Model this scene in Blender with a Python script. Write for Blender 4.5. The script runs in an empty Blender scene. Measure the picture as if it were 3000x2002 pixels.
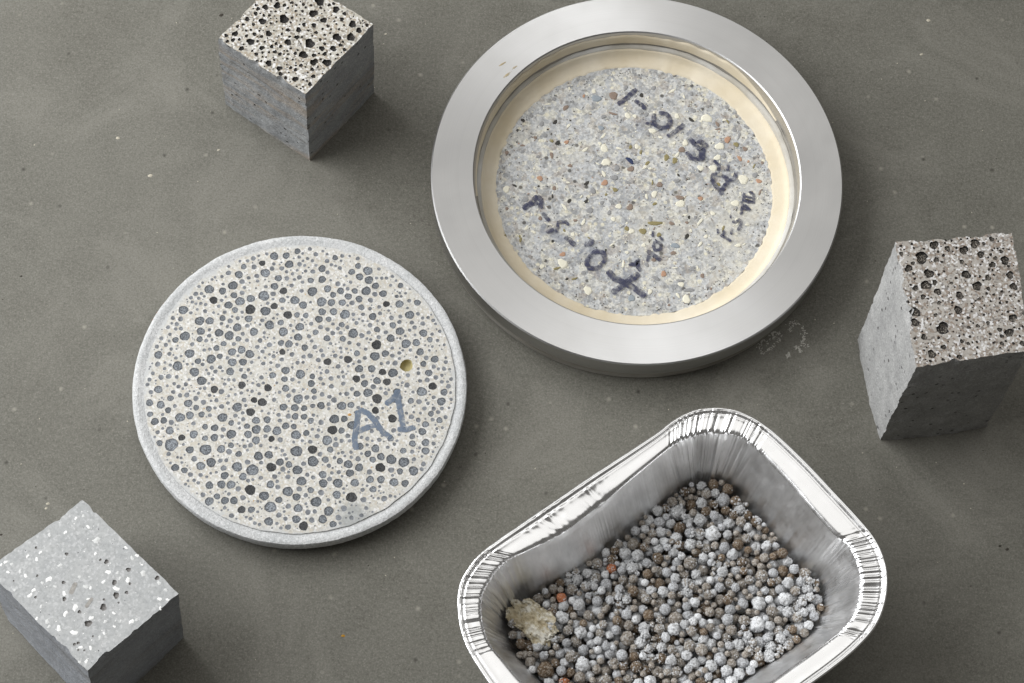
import bpy, bmesh, math, random
import numpy as np
from mathutils import Vector, Matrix, noise
from mathutils.geometry import delaunay_2d_cdt

random.seed(7); rng = np.random.default_rng(7)
scn = bpy.context.scene
col = scn.collection

# ------------------------------------------------------------------ camera
F, TH, RO, DIST = 7300.0, math.radians(23.2), math.radians(3.9), 0.73
cam_d = bpy.data.cameras.new('camera'); cam = bpy.data.objects.new('camera', cam_d); col.objects.link(cam)
cam_d.sensor_width = 36; cam_d.lens = F / 3000 * 36
cam_d.clip_start = 0.01; cam_d.clip_end = 50
CM = Matrix.Rotation(TH, 4, 'X') @ Matrix.Rotation(RO, 4, 'Z')
CL = Vector((0, -DIST * math.sin(TH), DIST * math.cos(TH)))
cam.matrix_world = Matrix.Translation(CL) @ CM
scn.camera = cam
M3 = np.array(CM.to_3x3()); C3 = np.array(CL)

def at(x, y, z=0.0):
    """photograph position (3000 x 2002) -> world point on the level plane z"""
    d = M3 @ np.array([x - 1500.0, -(y - 1001.0), -F]); t = (z - C3[2]) / d[2]
    p = C3 + t * d
    return (float(p[0]), float(p[1]), float(z))

def pix(P):
    q = (np.atleast_2d(P) - C3) @ M3
    return np.stack([1500 + F * q[:, 0] / -q[:, 2], 1001 - F * q[:, 1] / -q[:, 2]], 1), -q[:, 2]

# ------------------------------------------------------------------ light
w = bpy.data.worlds.new('World'); scn.world = w; w.use_nodes = True
bg = w.node_tree.nodes['Background']; bg.inputs[0].default_value = (1.0, 0.965, 0.91, 1); bg.inputs[1].default_value = 0.115
def area(name, loc, target, sx, sy, power, colr):
    l = bpy.data.lights.new(name, 'AREA'); l.shape = 'RECTANGLE'; l.size = sx; l.size_y = sy; l.energy = power; l.color = colr
    o = bpy.data.objects.new(name, l); col.objects.link(o); o.location = loc
    o.rotation_euler = (Vector(target) - Vector(loc)).to_track_quat('-Z', 'Y').to_euler()
    return o
area('window_light', (-0.70, 0.16, 0.49), (-0.04, 0.01, 0), 0.95, 0.75, 14.0, (0.975, 0.985, 1.0))
area('overhead_light', (0.0, 0.48, 1.25), (0.0, 0.08, 0), 2.0, 1.5, 8.6, (1.0, 0.99, 0.97))
scn.view_settings.view_transform = 'Standard'; scn.view_settings.look = 'None'
scn.view_settings.exposure = 0.0; scn.view_settings.gamma = 1.0

# ------------------------------------------------------------------ materials
def lin(r, g, b):
    f = lambda c: (c / 255 / 12.92) if c / 255 <= 0.04045 else ((c / 255 + 0.055) / 1.055) ** 2.4
    return (f(r), f(g), f(b), 1)
class N:
    """small node builder"""
    def __init__(s, name, rough=0.7, metal=0.0, spec=0.35):
        s.m = bpy.data.materials.new(name); s.m.use_nodes = True; s.t = s.m.node_tree
        s.b = s.t.nodes['Principled BSDF']; s.b.inputs['Roughness'].default_value = rough
        s.b.inputs['Metallic'].default_value = metal; s.b.inputs['Specular IOR Level'].default_value = spec
        s.co = s.n('ShaderNodeTexCoord').outputs['Object']
    def n(s, k, **kw):
        x = s.t.nodes.new(k)
        for a, v in kw.items(): setattr(x, a, v)
        return x
    def l(s, a, b): s.t.links.new(a, b)
    def noise(s, scale, detail=3, rough=0.6, vec=None, dist=0.0):
        x = s.n('ShaderNodeTexNoise'); x.inputs['Scale'].default_value = scale; x.inputs['Detail'].default_value = detail
        x.inputs['Roughness'].default_value = rough; x.inputs['Distortion'].default_value = dist
        s.l(vec if vec is not None else s.co, x.inputs['Vector']); return x.outputs['Fac']
    def voro(s, scale, feat='F1', vec=None, rnd=1.0):
        x = s.n('ShaderNodeTexVoronoi'); x.feature = feat; x.inputs['Scale'].default_value = scale; x.inputs['Randomness'].default_value = rnd
        s.l(vec if vec is not None else s.co, x.inputs['Vector']); return x
    def ramp(s, fac, stops, interp='LINEAR'):
        x = s.n('ShaderNodeValToRGB'); x.color_ramp.interpolation = interp; e = x.color_ramp.elements
        while len(e) < len(stops): e.new(0.5)
        for i, (p, c) in enumerate(stops):
            e[i].position = p; e[i].color = c if not isinstance(c, (int, float)) else (c, c, c, 1)
        s.l(fac, x.inputs[0]); return x.outputs[0]
    def mix(s, fac, a, b, mode='MIX'):
        x = s.n('ShaderNodeMix', data_type='RGBA', blend_type=mode)
        for sock, v in ((x.inputs[0], fac), (x.inputs[6], a), (x.inputs[7], b)):
            if isinstance(v, (tuple, float, int)): sock.default_value = v
            else: s.l(v, sock)
        return x.outputs[2]
    def math(s, op, a, b=0.0):
        x = s.n('ShaderNodeMath', operation=op)
        for sock, v in ((x.inputs[0], a), (x.inputs[1], b)):
            if isinstance(v, (float, int)): sock.default_value = v
            else: s.l(v, sock)
        return x.outputs[0]
    def stretch(s, sx, sy, sz, rot=(0, 0, 0)):
        x = s.n('ShaderNodeMapping'); x.inputs['Scale'].default_value = (sx, sy, sz); x.inputs['Rotation'].default_value = rot
        s.l(s.co, x.inputs['Vector']); return x.outputs[0]
    def base(s, c):
        if isinstance(c, tuple): s.b.inputs['Base Color'].default_value = c
        else: s.l(c, s.b.inputs['Base Color'])
        return s
    def rough(s, r): s.l(r, s.b.inputs['Roughness']); return s
    def bump(s, h, strength=0.5, dist=0.0002):
        x = s.n('ShaderNodeBump'); x.inputs['Strength'].default_value = strength; x.inputs['Distance'].default_value = dist
        s.l(h, x.inputs['Height']); s.l(x.outputs[0], s.b.inputs['Normal']); return s
    def rand(s): return s.n('ShaderNodeObjectInfo').outputs['Random']

def grey(v, t=(1, 1, 1)): return (v * t[0], v * t[1], v * t[2], 1)

# polished concrete tabletop: cloudy, worn, finely speckled
m = N('floor_concrete', 0.62, spec=0.3)
def fc(r, g, b, k=0.65): return tuple(x * k * t for x, t in zip(lin(r, g, b)[:3], (1.01, 0.985, 0.96))) + (1,)
big = m.noise(7, 5, 0.65, dist=0.6); mid = m.noise(75, 5, 0.75); fine = m.noise(900, 4, 0.8); f2 = m.noise(1900, 2, 0.8)
c = m.ramp(big, [(0.34, fc(100, 100, 91)), (0.5, fc(122, 122, 113)), (0.66, fc(142, 142, 133))])
pat = m.noise(22, 6, 0.72, dist=0.8); c = m.mix(m.ramp(pat, [(0.50, 0.0), (0.66, 0.8)]), c, fc(172, 171, 162))
pd = m.noise(15, 6, 0.7, m.stretch(1, 1, 1, (0, 0, 0.8)), 0.8); c = m.mix(m.ramp(pd, [(0.50, 0.0), (0.68, 0.7)]), c, fc(92, 90, 80))
c = m.mix(m.ramp(mid, [(0.40, 0.0), (0.72, 0.50)]), c, fc(154, 154, 145))
c = m.mix(m.ramp(fine, [(0.3, 0.0), (0.7, 0.60)]), m.mix(0.42, c, fc(80, 79, 70)), fc(156, 155, 147))
c = m.mix(m.ramp(f2, [(0.32, 0.32), (0.5, 0.0)]), c, fc(66, 64, 56)); c = m.mix(m.ramp(f2, [(0.54, 0.0), (0.72, 0.32)]), c, fc(184, 183, 174))
v = m.voro(620); c = m.mix(m.ramp(v.outputs['Distance'], [(0.0, 0.5), (0.16, 0.0)]), c, fc(182, 181, 170))
v2 = m.voro(240); sc_ = m.n('ShaderNodeSeparateColor'); m.l(v2.outputs['Color'], sc_.inputs[0])
keep = m.math('GREATER_THAN', sc_.outputs[0], 0.92)
c = m.mix(m.math('MULTIPLY', keep, m.ramp(v2.outputs['Distance'], [(0.04, 0.55), (0.22, 0.0)])), c, fc(196, 193, 180))
keepd = m.math('LESS_THAN', sc_.outputs[0], 0.06)
c = m.mix(m.math('MULTIPLY', keepd, m.ramp(v2.outputs['Distance'], [(0.06, 0.7), (0.2, 0.0)])), c, fc(58, 55, 48))
m.base(c).bump(m.mix(0.5, fine, mid), 0.4, 0.0003); FLOOR = m.m

def concrete(name, c0, c1, spot=None, rough=0.85, streak=None, pits=True):
    m = N(name, rough, spec=0.25)
    a = m.noise(120, 4, 0.65); f = m.noise(1300, 3, 0.75)
    c = m.ramp(a, [(0.3, c0), (0.7, c1)])
    if streak:
        st = m.noise(42, 4, 0.65, m.stretch(0.6, 0.6, 4.0)); c = m.mix(m.ramp(st, [(0.50, 0.0), (0.66, 0.65)]), c, streak); s2 = m.noise(70, 4, 0.7, m.stretch(0.5, 0.5, 7.0)); c = m.mix(m.ramp(s2, [(0.56, 0.0), (0.66, 0.45)]), c, lin(96, 92, 86))
    c = m.mix(m.ramp(f, [(0.3, 0.4), (0.62, 0.0)]), c, tuple(x * 0.55 for x in c0[:3]) + (1,))
    c = m.mix(m.ramp(f, [(0.55, 0.0), (0.8, 0.5)]), c, tuple(min(1, x * 1.5) for x in c1[:3]) + (1,))
    h = f
    if pits:
        v = m.voro(520); d = m.ramp(v.outputs['Distance'], [(0.16, 0.0), (0.30, 1.0)])
        s = m.n('ShaderNodeSeparateColor'); m.l(v.outputs['Color'], s.inputs[0])
        k = m.math('MULTIPLY', m.math('GREATER_THAN', s.outputs[0], 0.82), m.math('SUBTRACT', 1.0, d))
        c = m.mix(m.math('MULTIPLY', k, 0.75), c, lin(48, 46, 44)); h = m.math('SUBTRACT', f, k)
    g2 = m.noise(2400, 2, 0.7); c = m.mix(m.ramp(g2, [(0.36, 0.45), (0.5, 0.0)]), c, tuple(x * 0.5 for x in c0[:3]) + (1,))
    m.base(c).bump(h, 0.8, 0.0004); return m.m
BODY_A = concrete('grey_concrete_stained', lin(142, 144, 146), lin(172, 174, 174), streak=lin(178, 158, 134))
BODY_B = concrete('grey_concrete_rough', lin(154, 154, 153), lin(180, 180, 178))
BODY_C = concrete('grey_concrete_smooth', lin(152, 156, 162), lin(172, 175, 180), pits=False, streak=lin(140, 138, 136))
def cutface(name, c0, c1, warm, grain, flecks=0.5, dark=None, border=0):
    m = N(name, 0.8, spec=0.3)
    a = m.noise(200, 4, 0.65); f = m.noise(grain, 3, 0.75)
    c = m.ramp(a, [(0.3, c0), (0.7, c1)])
    v = m.voro(grain * 2.0); s = m.n('ShaderNodeSeparateColor'); m.l(v.outputs['Color'], s.inputs[0])
    c = m.mix(m.math('MULTIPLY', m.math('GREATER_THAN', s.outputs[0], 0.72), flecks), c, warm)
    c = m.mix(m.math('MULTIPLY', m.math('GREATER_THAN', s.outputs[1], 0.80), flecks), c, grey(0.80))
    if dark: c = m.mix(m.math('MULTIPLY', m.math('GREATER_THAN', s.outputs[2], 0.84), flecks), c, dark)
    c = m.mix(m.ramp(f, [(0.30, 0.35), (0.5, 0.0)]), c, tuple(x * 0.55 for x in c0[:3]) + (1,))
    c = m.mix(m.ramp(m.noise(grain * 1.9, 2, 0.7), [(0.34, 0.30), (0.5, 0.0)]), c, tuple(x * 0.6 for x in warm[:3]) + (1,))
    if border:
        sp = m.n('ShaderNodeSeparateXYZ'); m.l(m.co, sp.inputs[0])
        rad = m.math('SQRT', m.math('ADD', m.math('MULTIPLY', sp.outputs[0], sp.outputs[0]), m.math('MULTIPLY', sp.outputs[1], sp.outputs[1])))
        e = m.math('ADD', rad, m.math('MULTIPLY', m.noise(170, 5, 0.75), 0.0075)); c = m.mix(m.ramp(m.math('MULTIPLY', e, 1 / border), [(0.5, 0.0), (0.97, 0.0), (1.02, 0.85)]), c, lin(186, 188, 188))
        dx = m.math('SUBTRACT', sp.outputs[0], 0.0190); dy = m.math('ADD', sp.outputs[1], 0.0385); dd = m.math('SQRT', m.math('ADD', m.math('MULTIPLY', dx, dx), m.math('MULTIPLY', dy, dy)))
        dd = m.math('ADD', dd, m.math('MULTIPLY', m.noise(330, 4, 0.7), 0.008)); c = m.mix(m.ramp(m.math('MULTIPLY', dd, 100.0), [(0.7, 0.7), (0.95, 0.0)]), c, lin(142, 146, 146))
    m.base(c).bump(f, 0.3, 0.00015); return m.m
FACE_CREAM = cutface('cream_cut_face', lin(194, 192, 184), lin(206, 204, 198), lin(186, 176, 158), 900, 0.5, lin(160, 158, 154), border=0.0486)
FACE_SAND = cutface('sandy_cut_face', lin(172, 168, 156), lin(198, 195, 187), lin(154, 140, 120), 900, 0.7, lin(104, 98, 90))
FACE_TAUPE = cutface('taupe_cut_face', lin(162, 156, 148), lin(186, 182, 175), lin(136, 120, 106), 900, 0.75, lin(98, 92, 87))
FACE_GREY = cutface('smooth_grey_face', lin(166, 168, 168), lin(178, 179, 178), lin(160, 161, 160), 800, 0.2, lin(152, 154, 156))
CASING = concrete('pale_grey_casing', lin(192, 194, 194), lin(214, 214, 213), pits=False)

def bead_mat(name, shell, core, fleck, pale=0.2, rim=0.0):
    m = N(name, 0.75, spec=0.3)
    sp = m.n('ShaderNodeSeparateXYZ'); m.l(m.co, sp.inputs[0])
    rnd = m.rand()
    add = m.n('ShaderNodeVectorMath', operation='ADD'); cx = m.n('ShaderNodeCombineXYZ')
    m.l(m.math('MULTIPLY', rnd, 37.0), cx.inputs[0]); m.l(m.co, add.inputs[0]); m.l(cx.outputs[0], add.inputs[1])
    q = m.noise(3.4, 4, 0.75, add.outputs[0])
    c = m.ramp(q, [(0.40, shell), (0.56, core)])
    q2 = m.noise(4.6, 2, 0.6, add.outputs[0]); c = m.mix(m.ramp(q2, [(0.54, 0.0), (0.62, pale)]), c, fleck)
    rl = m.math('SQRT', m.math('ADD', m.math('MULTIPLY', sp.outputs[0], sp.outputs[0]), m.math('MULTIPLY', sp.outputs[1], sp.outputs[1])))
    if rim: c = m.mix(m.ramp(rl, [(0.62, 0.0), (0.86, rim)]), c, fleck if isinstance(fleck, tuple) and fleck[0] < shell[0] else tuple(v * 0.5 for v in shell[:3]) + (1,))
    x = m.n('ShaderNodeHueSaturation'); m.l(c, x.inputs['Color']); m.l(m.math('ADD', m.math('MULTIPLY', rnd, 0.5), 0.75), x.inputs['Value'])
    m.base(x.outputs[0]).bump(q2, 0.6, 0.0001); return m.m
BEAD_BLUE = bead_mat('blue_grey_bead', lin(80, 84, 88), lin(136, 141, 146), lin(58, 58, 60), 0.85, 0.55)
BEAD_BLACK = bead_mat('black_bead', lin(16, 15, 15), lin(38, 36, 34), lin(120, 116, 110), 0.3)
BEAD_DARK = bead_mat('charcoal_bead', lin(26, 24, 23), lin(58, 53, 47), lin(190, 182, 170), 0.6, 0.9)
BEAD_CHAR = bead_mat('dark_grey_bead', lin(40, 40, 40), lin(80, 81, 82), lin(28, 28, 28), 0.6)
def plain(name, c, rough=0.75, var=0.25, metal=0.0, bump=0.3):
    m = N(name, rough, metal, 0.3); f = m.noise(700, 3, 0.7)
    d = tuple(x * (1 - var) for x in c[:3]) + (1,); u = tuple(min(1, x * (1 + var)) for x in c[:3]) + (1,)
    m.base(m.ramp(f, [(0.3, d), (0.7, u)])).bump(f, bump, 0.0001); return m.m
def ink(name, c, cover, lo=0.4):
    m = N(name, 0.6); f = m.noise(900, 3, 0.7); g = m.noise(420, 3, 0.7)
    m.base(m.ramp(f, [(0.3, c), (0.75, tuple(min(1, x * 1.5) for x in c[:3]) + (1,))]))
    al = m.math('MULTIPLY', m.ramp(f, [(0.40, cover), (0.72, cover * 0.3)]), m.ramp(g, [(0.46, 1.0), (0.64, lo)]))
    m.l(al, m.b.inputs['Alpha']); return m.m
INK_NAVY = ink('navy_marker_ink', lin(56, 58, 80), 1.0)
INK_SMEAR = ink('smeared_marker_ink', lin(128, 134, 150), 0.34)
INK_BLUE = ink('faded_blue_marker_ink', lin(98, 110, 126), 1.0, 0.75)

# turned steel
m = N('turned_steel', 0.36, 1.0)
sp = m.n('ShaderNodeSeparateXYZ'); m.l(m.co, sp.inputs[0])
rad = m.math('SQRT', m.math('ADD', m.math('MULTIPLY', sp.outputs[0], sp.outputs[0]), m.math('MULTIPLY', sp.outputs[1], sp.outputs[1])))
cv = m.n('ShaderNodeCombineXYZ'); m.l(m.math('MULTIPLY', rad, 5.0), cv.inputs[0]); m.l(m.math('MULTIPLY', sp.outputs[2], 5.0), cv.inputs[1])
g = m.noise(900, 3, 0.7, cv.outputs[0]); sm = m.noise(35, 4, 0.6)
m.base(m.ramp(m.mix(0.5, g, sm), [(0.3, grey(0.52, (1, 0.995, 0.98))), (0.7, grey(0.60, (1, 0.995, 0.985)))]))
sm2 = m.noise(14, 5, 0.7, dist=0.8); m.rough(m.ramp(m.mix(0.5, sm, sm2), [(0.35, 0.32), (0.65, 0.50)]))
m.b.inputs['Anisotropic'].default_value = 0.72
tg = m.n('ShaderNodeTangent', direction_type='RADIAL', axis='Z'); m.l(tg.outputs[0], m.b.inputs['Tangent'])
x = m.n('ShaderNodeBump'); x.inputs['Strength'].default_value = 0.12; x.inputs['Distance'].default_value = 0.00005
m.l(g, x.inputs['Height']); m.l(x.outputs[0], m.b.inputs['Normal']); STEEL = m.m
# dull bore and base step of the ring, darker and browner than the flange
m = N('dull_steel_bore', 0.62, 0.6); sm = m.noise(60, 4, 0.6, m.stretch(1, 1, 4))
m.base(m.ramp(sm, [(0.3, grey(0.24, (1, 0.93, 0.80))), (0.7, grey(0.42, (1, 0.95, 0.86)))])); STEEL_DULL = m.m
# foil
def foil(name, r0, r1, base, streak):
    m = N(name, 0.3, 1.0); f = m.noise(220, 3, 0.6); st = m.noise(260, 3, 0.65, m.stretch(1, 1, 0.12))
    m.base(m.ramp(st if streak else f, [(0.3, grey(base * (0.8 if streak else 0.93))), (0.7, grey(base))])).rough(m.ramp(f, [(0.3, r0), (0.7, r1)]))
    m.bump(m.mix(0.5, st, f) if streak else m.noise(90, 2, 0.5), 0.30 if streak else 0.12, 0.0004); return m.m
FOIL = foil('bright_foil', 0.20, 0.34, 0.97, False)
FOIL_WALL = foil('crinkled_foil', 0.34, 0.52, 0.88, True)

# mortar in the steel ring
m = N('grey_mortar', 0.8, spec=0.3)
a = m.noise(110, 4, 0.65); f = m.noise(1100, 3, 0.8)
c = m.ramp(a, [(0.3, lin(196, 198, 198)), (0.7, lin(214, 214, 210))])
ch = m.voro(520); wv = m.n('ShaderNodeSeparateColor'); m.l(ch.outputs['Color'], wv.inputs[0])
c = m.mix(0.62, c, m.ramp(wv.outputs[0], [(0.0, lin(132, 134, 136)), (0.14, lin(170, 172, 174)), (0.34, lin(196, 198, 199)), (0.58, lin(214, 212, 203)), (0.74, lin(226, 221, 200)), (0.86, lin(176, 166, 150)), (0.93, lin(150, 136, 122))], 'CONSTANT'))
ch2 = m.voro(1500); w2 = m.n('ShaderNodeSeparateColor'); m.l(ch2.outputs['Color'], w2.inputs[0])
c = m.mix(0.35, c, m.ramp(w2.outputs[1], [(0.0, lin(120, 120, 120)), (0.2, lin(180, 182, 184)), (0.6, lin(216, 214, 206)), (0.88, lin(160, 150, 138))], 'CONSTANT'))
v = m.voro(560); s = m.n('ShaderNodeSeparateColor'); m.l(v.outputs['Color'], s.inputs[0])
dd = m.ramp(v.outputs['Distance'], [(0.25, 1.0), (0.42, 0.0)])
for ch, th, cc, k in ((0, 0.80, lin(138, 136, 132), 0.75), (1, 0.84, lin(226, 220, 196), 0.8), (2, 0.88, lin(166, 146, 124), 0.7), (0, 0.955, lin(84, 82, 78), 0.9)):
    c = m.mix(m.math('MULTIPLY', m.math('MULTIPLY', m.math('GREATER_THAN', s.outputs[ch], th), dd), k), c, cc)
c = m.mix(m.ramp(f, [(0.34, 0.5), (0.56, 0.0)]), c, lin(118, 118, 118)); hz = m.noise(45, 4, 0.6); c = m.mix(m.ramp(hz, [(0.55, 0.0), (0.70, 0.5)]), c, lin(206, 202, 188))
m.base(c).bump(f, 0.3, 0.0002); MORTAR = m.m
# cream slurry round the mortar
m = N('cream_slurry', 0.85, spec=0.2); a = m.noise(60, 4, 0.6); f = m.noise(240, 3, 0.6)
c = m.ramp(a, [(0.3, lin(208, 195, 168)), (0.7, lin(222, 213, 194))]); m.base(c).bump(f, 0.15, 0.0003); CREAM = m.m
m = N('pale_slurry_film', 0.8, spec=0.2); a = m.noise(60, 4, 0.6)
m.base(m.ramp(a, [(0.3, lin(170, 164, 150)), (0.7, lin(205, 204, 200))])); FILM = m.m

# ------------------------------------------------------------------ builders
def mesh_obj(name, verts, faces, mat, parent=None, smooth=True, edges=()):
    me = bpy.data.meshes.new(name); me.from_pydata([tuple(v) for v in verts], list(edges), [tuple(f) for f in faces]); me.update()
    if smooth: me.polygons.foreach_set('use_smooth', [True] * len(me.polygons))
    o = bpy.data.objects.new(name, me); col.objects.link(o)
    for mm in (mat if isinstance(mat, (list, tuple)) else [mat]): me.materials.append(mm)
    if parent is not None:
        o.parent = parent
    return o
def thing(name, label, cat, loc=(0, 0, 0), group=None):
    o = bpy.data.objects.new(name, None); col.objects.link(o); o.location = loc; o.empty_display_size = 0.005
    o['label'] = label; o['category'] = cat
    if group: o['group'] = group
    return o
def tag(o, label, cat, group=None):
    o['label'] = label; o['category'] = cat
    if group: o['group'] = group
def sharp(o, deg=35):
    o.data.set_sharp_from_angle(angle=math.radians(deg))
def lathe(name, prof, mat, parent, seg=192, wob=None, close=False):
    vs, fs = [], []; n = len(prof)
    for i in range(seg):
        a = 2 * math.pi * i / seg
        for j, (r, z) in enumerate(prof):
            if wob: r, z = wob(a, j, r, z)
            vs.append((r * math.cos(a), r * math.sin(a), z))
    for i in range(seg):
        k = (i + 1) % seg
        for j in range(n if close else n - 1):
            j2 = (j + 1) % n
            fs.append((i * n + j, k * n + j, k * n + j2, i * n + j2))
    o = mesh_obj(name, vs, fs, mat, parent)
    bm = bmesh.new(); bm.from_mesh(o.data); bmesh.ops.recalc_face_normals(bm, faces=bm.faces); bm.to_mesh(o.data); bm.free()
    sharp(o); return o

# ---- cut beads: shallow bowls that fit the holes of a cut face
BN = 12
outl = []
for k in range(14):
    ib_ = 1.0 if k < 7 else 2.2
    ph = rng.uniform(0, 6.28, 3)
    outl.append([1 + ib_ * (0.05 * math.sin(2 * a + ph[0]) + 0.05 * math.sin(3 * a + ph[1]) + 0.045 * math.sin(5 * a + ph[2])) for a in [2 * math.pi * i / BN for i in range(BN)]])
def bead_geom(k, depth):
    vs, fs = [], []
    for rr, zz in ((1.0, 0.0), (0.86, -depth * 0.75), (0.5, -depth)):
        for i in range(BN):
            a = 2 * math.pi * i / BN; r = outl[k][i] * rr
            vs.append((r * math.cos(a), r * math.sin(a), zz))
    vs.append((0, 0, -depth * (0.7 + 0.1 * (k % 4))))
    for q in range(2):
        for i in range(BN):
            j = (i + 1) % BN; fs.append((q * BN + i, q * BN + j, (q + 1) * BN + j, (q + 1) * BN + i))
    for i in range(BN): fs.append((2 * BN + i, 2 * BN + (i + 1) % BN, 3 * BN))
    return vs, fs
bead_cache = {}
def bead_mesh(k, mat, depth):
    key = (k, mat.name, depth)
    if key not in bead_cache:
        me = bpy.data.meshes.new('aggregate_bead'); v, f = bead_geom(k, depth); me.from_pydata(v, [], f); me.update()
        me.polygons.foreach_set('use_smooth', [True] * len(me.polygons)); me.materials.append(mat); bead_cache[key] = me
    return bead_cache[key]

def cut_face(name, loop, beads, z, mat, parent, origin, fill=None):
    """flat cut face with a round hole for every bead. loop and beads in world xy; bead = (x, y, r, variant, rotation)"""
    pts = [Vector((p[0], p[1])) for p in loop]; faces = [list(range(len(loop)))]
    for (x, y, r, k, a0, *_) in beads:
        s = len(pts)
        for i in range(BN):
            a = 2 * math.pi * i / BN; rr = r * outl[k][i]
            pts.append(Vector((x + rr * math.cos(a + a0), y + rr * math.sin(a + a0))))
        faces.append(list(range(s, s + BN)))
    V, E, T, _, _, OF = delaunay_2d_cdt(pts, [], faces, 1, 1e-7)
    T = [t for t, o in zip(T, OF) if list(o) == [0] or (0 in o and len(o) == 1)]
    return mesh_obj(name, [(v.x - origin[0], v.y - origin[1], z - origin[2]) for v in V], T, mat, parent, smooth=False)

def place_beads(beads, z, parent, origin, mats, depth, limit=300):
    beads = sorted(beads, key=lambda b: -b[2]); vs, fs = [], []
    for n, (x, y, r, k, a0, mi) in enumerate(beads):
        if n < limit:
            o = bpy.data.objects.new('aggregate_bead', bead_mesh(k, mats[mi], depth)); col.objects.link(o)
            o.parent = parent; o.location = (x - origin[0], y - origin[1], z - origin[2]); o.scale = (r, r, r); o.rotation_euler = (0, 0, a0)
        else:
            v, f = bead_geom(k, depth); s = len(vs)
            for p in v:
                vs.append((x - origin[0] + r * (p[0] * math.cos(a0) - p[1] * math.sin(a0)), y - origin[1] + r * (p[0] * math.sin(a0) + p[1] * math.cos(a0)), z - origin[2] + r * p[2]))
            fs += [tuple(i + s for i in q) for q in f]
    if vs:
        o = mesh_obj('fine_aggregate', vs, fs, FINE_BEAD, parent); o['kind'] = 'stuff'
FINE_BEAD = plain('fine_bead_grey', lin(116, 119, 123), 0.8, 0.45)
FINE_DARK = plain('fine_bead_dark', lin(44, 40, 36), 0.8, 0.5)

def ribbon(strokes, z, to_world, width, origin, parent, mat, name='handwriting'):
    """pen strokes lying on a surface"""
    vs, fs = [], []; seed = 0; lay = 0
    for st in strokes:
        wd = width; pts_ = st
        if isinstance(st, tuple): wd, pts_ = st; wd *= 1.15
        P = [Vector(to_world(*p)).to_2d() for p in pts_]
        Q = []
        for a, b in zip(P[:-1], P[1:]):
            n = max(2, int((b - a).length / 0.0004))
            Q += [a.lerp(b, i / n) for i in range(n)]
        Q.append(P[-1]); s = len(vs); lay += 1
        for i, q in enumerate(Q):
            d = (Q[min(i + 1, len(Q) - 1)] - Q[max(i - 1, 0)]).normalized(); nrm = Vector((-d.y, d.x)); seed += 1
            h = wd / 2 * (1 + 0.28 * noise.noise((q.x * 2300, q.y * 2300, 3)) ); h2 = wd / 2 * (1 + 0.28 * noise.noise((q.x * 2300, q.y * 2300, 9)))
            if i in (0, len(Q) - 1): h *= 0.6; h2 *= 0.6
            for off in (h, -h2):
                p = q + nrm * off; vs.append((p.x - origin[0], p.y - origin[1], z + 0.000012 * lay - origin[2]))
        for i in range(len(Q) - 1): fs.append((s + 2 * i, s + 2 * i + 1, s + 2 * i + 3, s + 2 * i + 2))
    o = mesh_obj(name, vs, fs, mat, parent, smooth=False)
    return o

# ------------------------------------------------------------------ the tabletop
fl = mesh_obj('concrete_floor', [(-1.5, -1.5, 0), (1.5, -1.5, 0), (1.5, 1.5, 0), (-1.5, 1.5, 0)], [(0, 1, 2, 3)], FLOOR); fl['kind'] = 'structure'
fl['label'] = 'matt grey polished concrete surface with fine pale speckles'
# worn white scuff beside the ring, and other loose flecks on the floor
def specks(name, items, mat, parent, z0, label=None):
    vs, fs = [], []
    for (x, y, r, e, a) in items:
        s = len(vs); n = 7
        for i in range(n):
            t = 2 * math.pi * i / n; rr = r * random.uniform(0.75, 1.2)
            u, v = rr * e * math.cos(t), rr / e * math.sin(t)
            vs.append((x + u * math.cos(a) - v * math.sin(a), y + u * math.sin(a) + v * math.cos(a), z0))
        vs.append((x, y, z0 + r * 0.25)); fs += [(s + i, s + (i + 1) % n, s + n) for i in range(n)]
    o = mesh_obj(name, vs, fs, mat, parent, smooth=False); o['kind'] = 'stuff'
    if label: o['label'] = label
    return o
CHALK = plain('chalky_scuff', lin(176, 174, 166), 0.9, 0.2)
sc = []
def scuff(poly, n, rmax=4.0, jit=3):
    L = list(zip(poly[:-1], poly[1:]))
    for _ in range(n):
        a, b = random.choice(L); t = random.random()
        x = a[0] + (b[0] - a[0]) * t + random.gauss(0, jit); y = a[1] + (b[1] - a[1]) * t + random.gauss(0, jit)
        X = at(2180 + x / 8.71, 900 + y / 8.71, 0); sc.append((X[0], X[1], random.uniform(1.2, rmax) * 1e-4, random.uniform(1, 1.6), random.uniform(0, 3)))
J = 26
scuff([(540, 800), (380, 1000), (460, 1190), (600, 1120), (780, 980), (900, 820), (920, 660), (760, 650), (680, 690)], 110, 2.6, J)
scuff([(1050, 400), (1290, 410), (1390, 430)], 22, 2.6, J); scuff([(1220, 450), (1150, 620)], 18, 2.6, J)
scuff([(1480, 540), (1550, 640), (1500, 740), (1550, 840), (1450, 930), (1600, 1000)], 50, 2.8, J)
scuff([(1290, 980), (1400, 1080), (1450, 1140)], 22, 3.0, J); scuff([(1150, 1180), (1100, 1300)], 16, 3.0, J)
scuff([(540, 1000), (700, 760), (820, 760)], 22, 2.4, J)
specks('chalk_scuff', sc, CHALK, fl, 0.00004)
fk = []
for (x, y, r) in [(140, 1476, 5), (135, 1490, 3.5), (440, 515, 6), (1130, 100, 3.5), (345, 405, 6), (2620, 1180, 4), (2160, 80, 4), (2720, 60, 6), (2700, 160, 5), (640, 440, 4), (1450, 650, 3), (1010, 1860, 0)]:
    X = at(x, y); fk.append((X[0], X[1], r * 1e-4, 1.2, 0.4))
for _ in range(170):
    X = at(random.uniform(-100, 3100), random.uniform(-100, 2100)); fk.append((X[0], X[1], random.uniform(0.8, 2.0) * 1e-4, 1.2, random.uniform(0, 3)))
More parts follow.
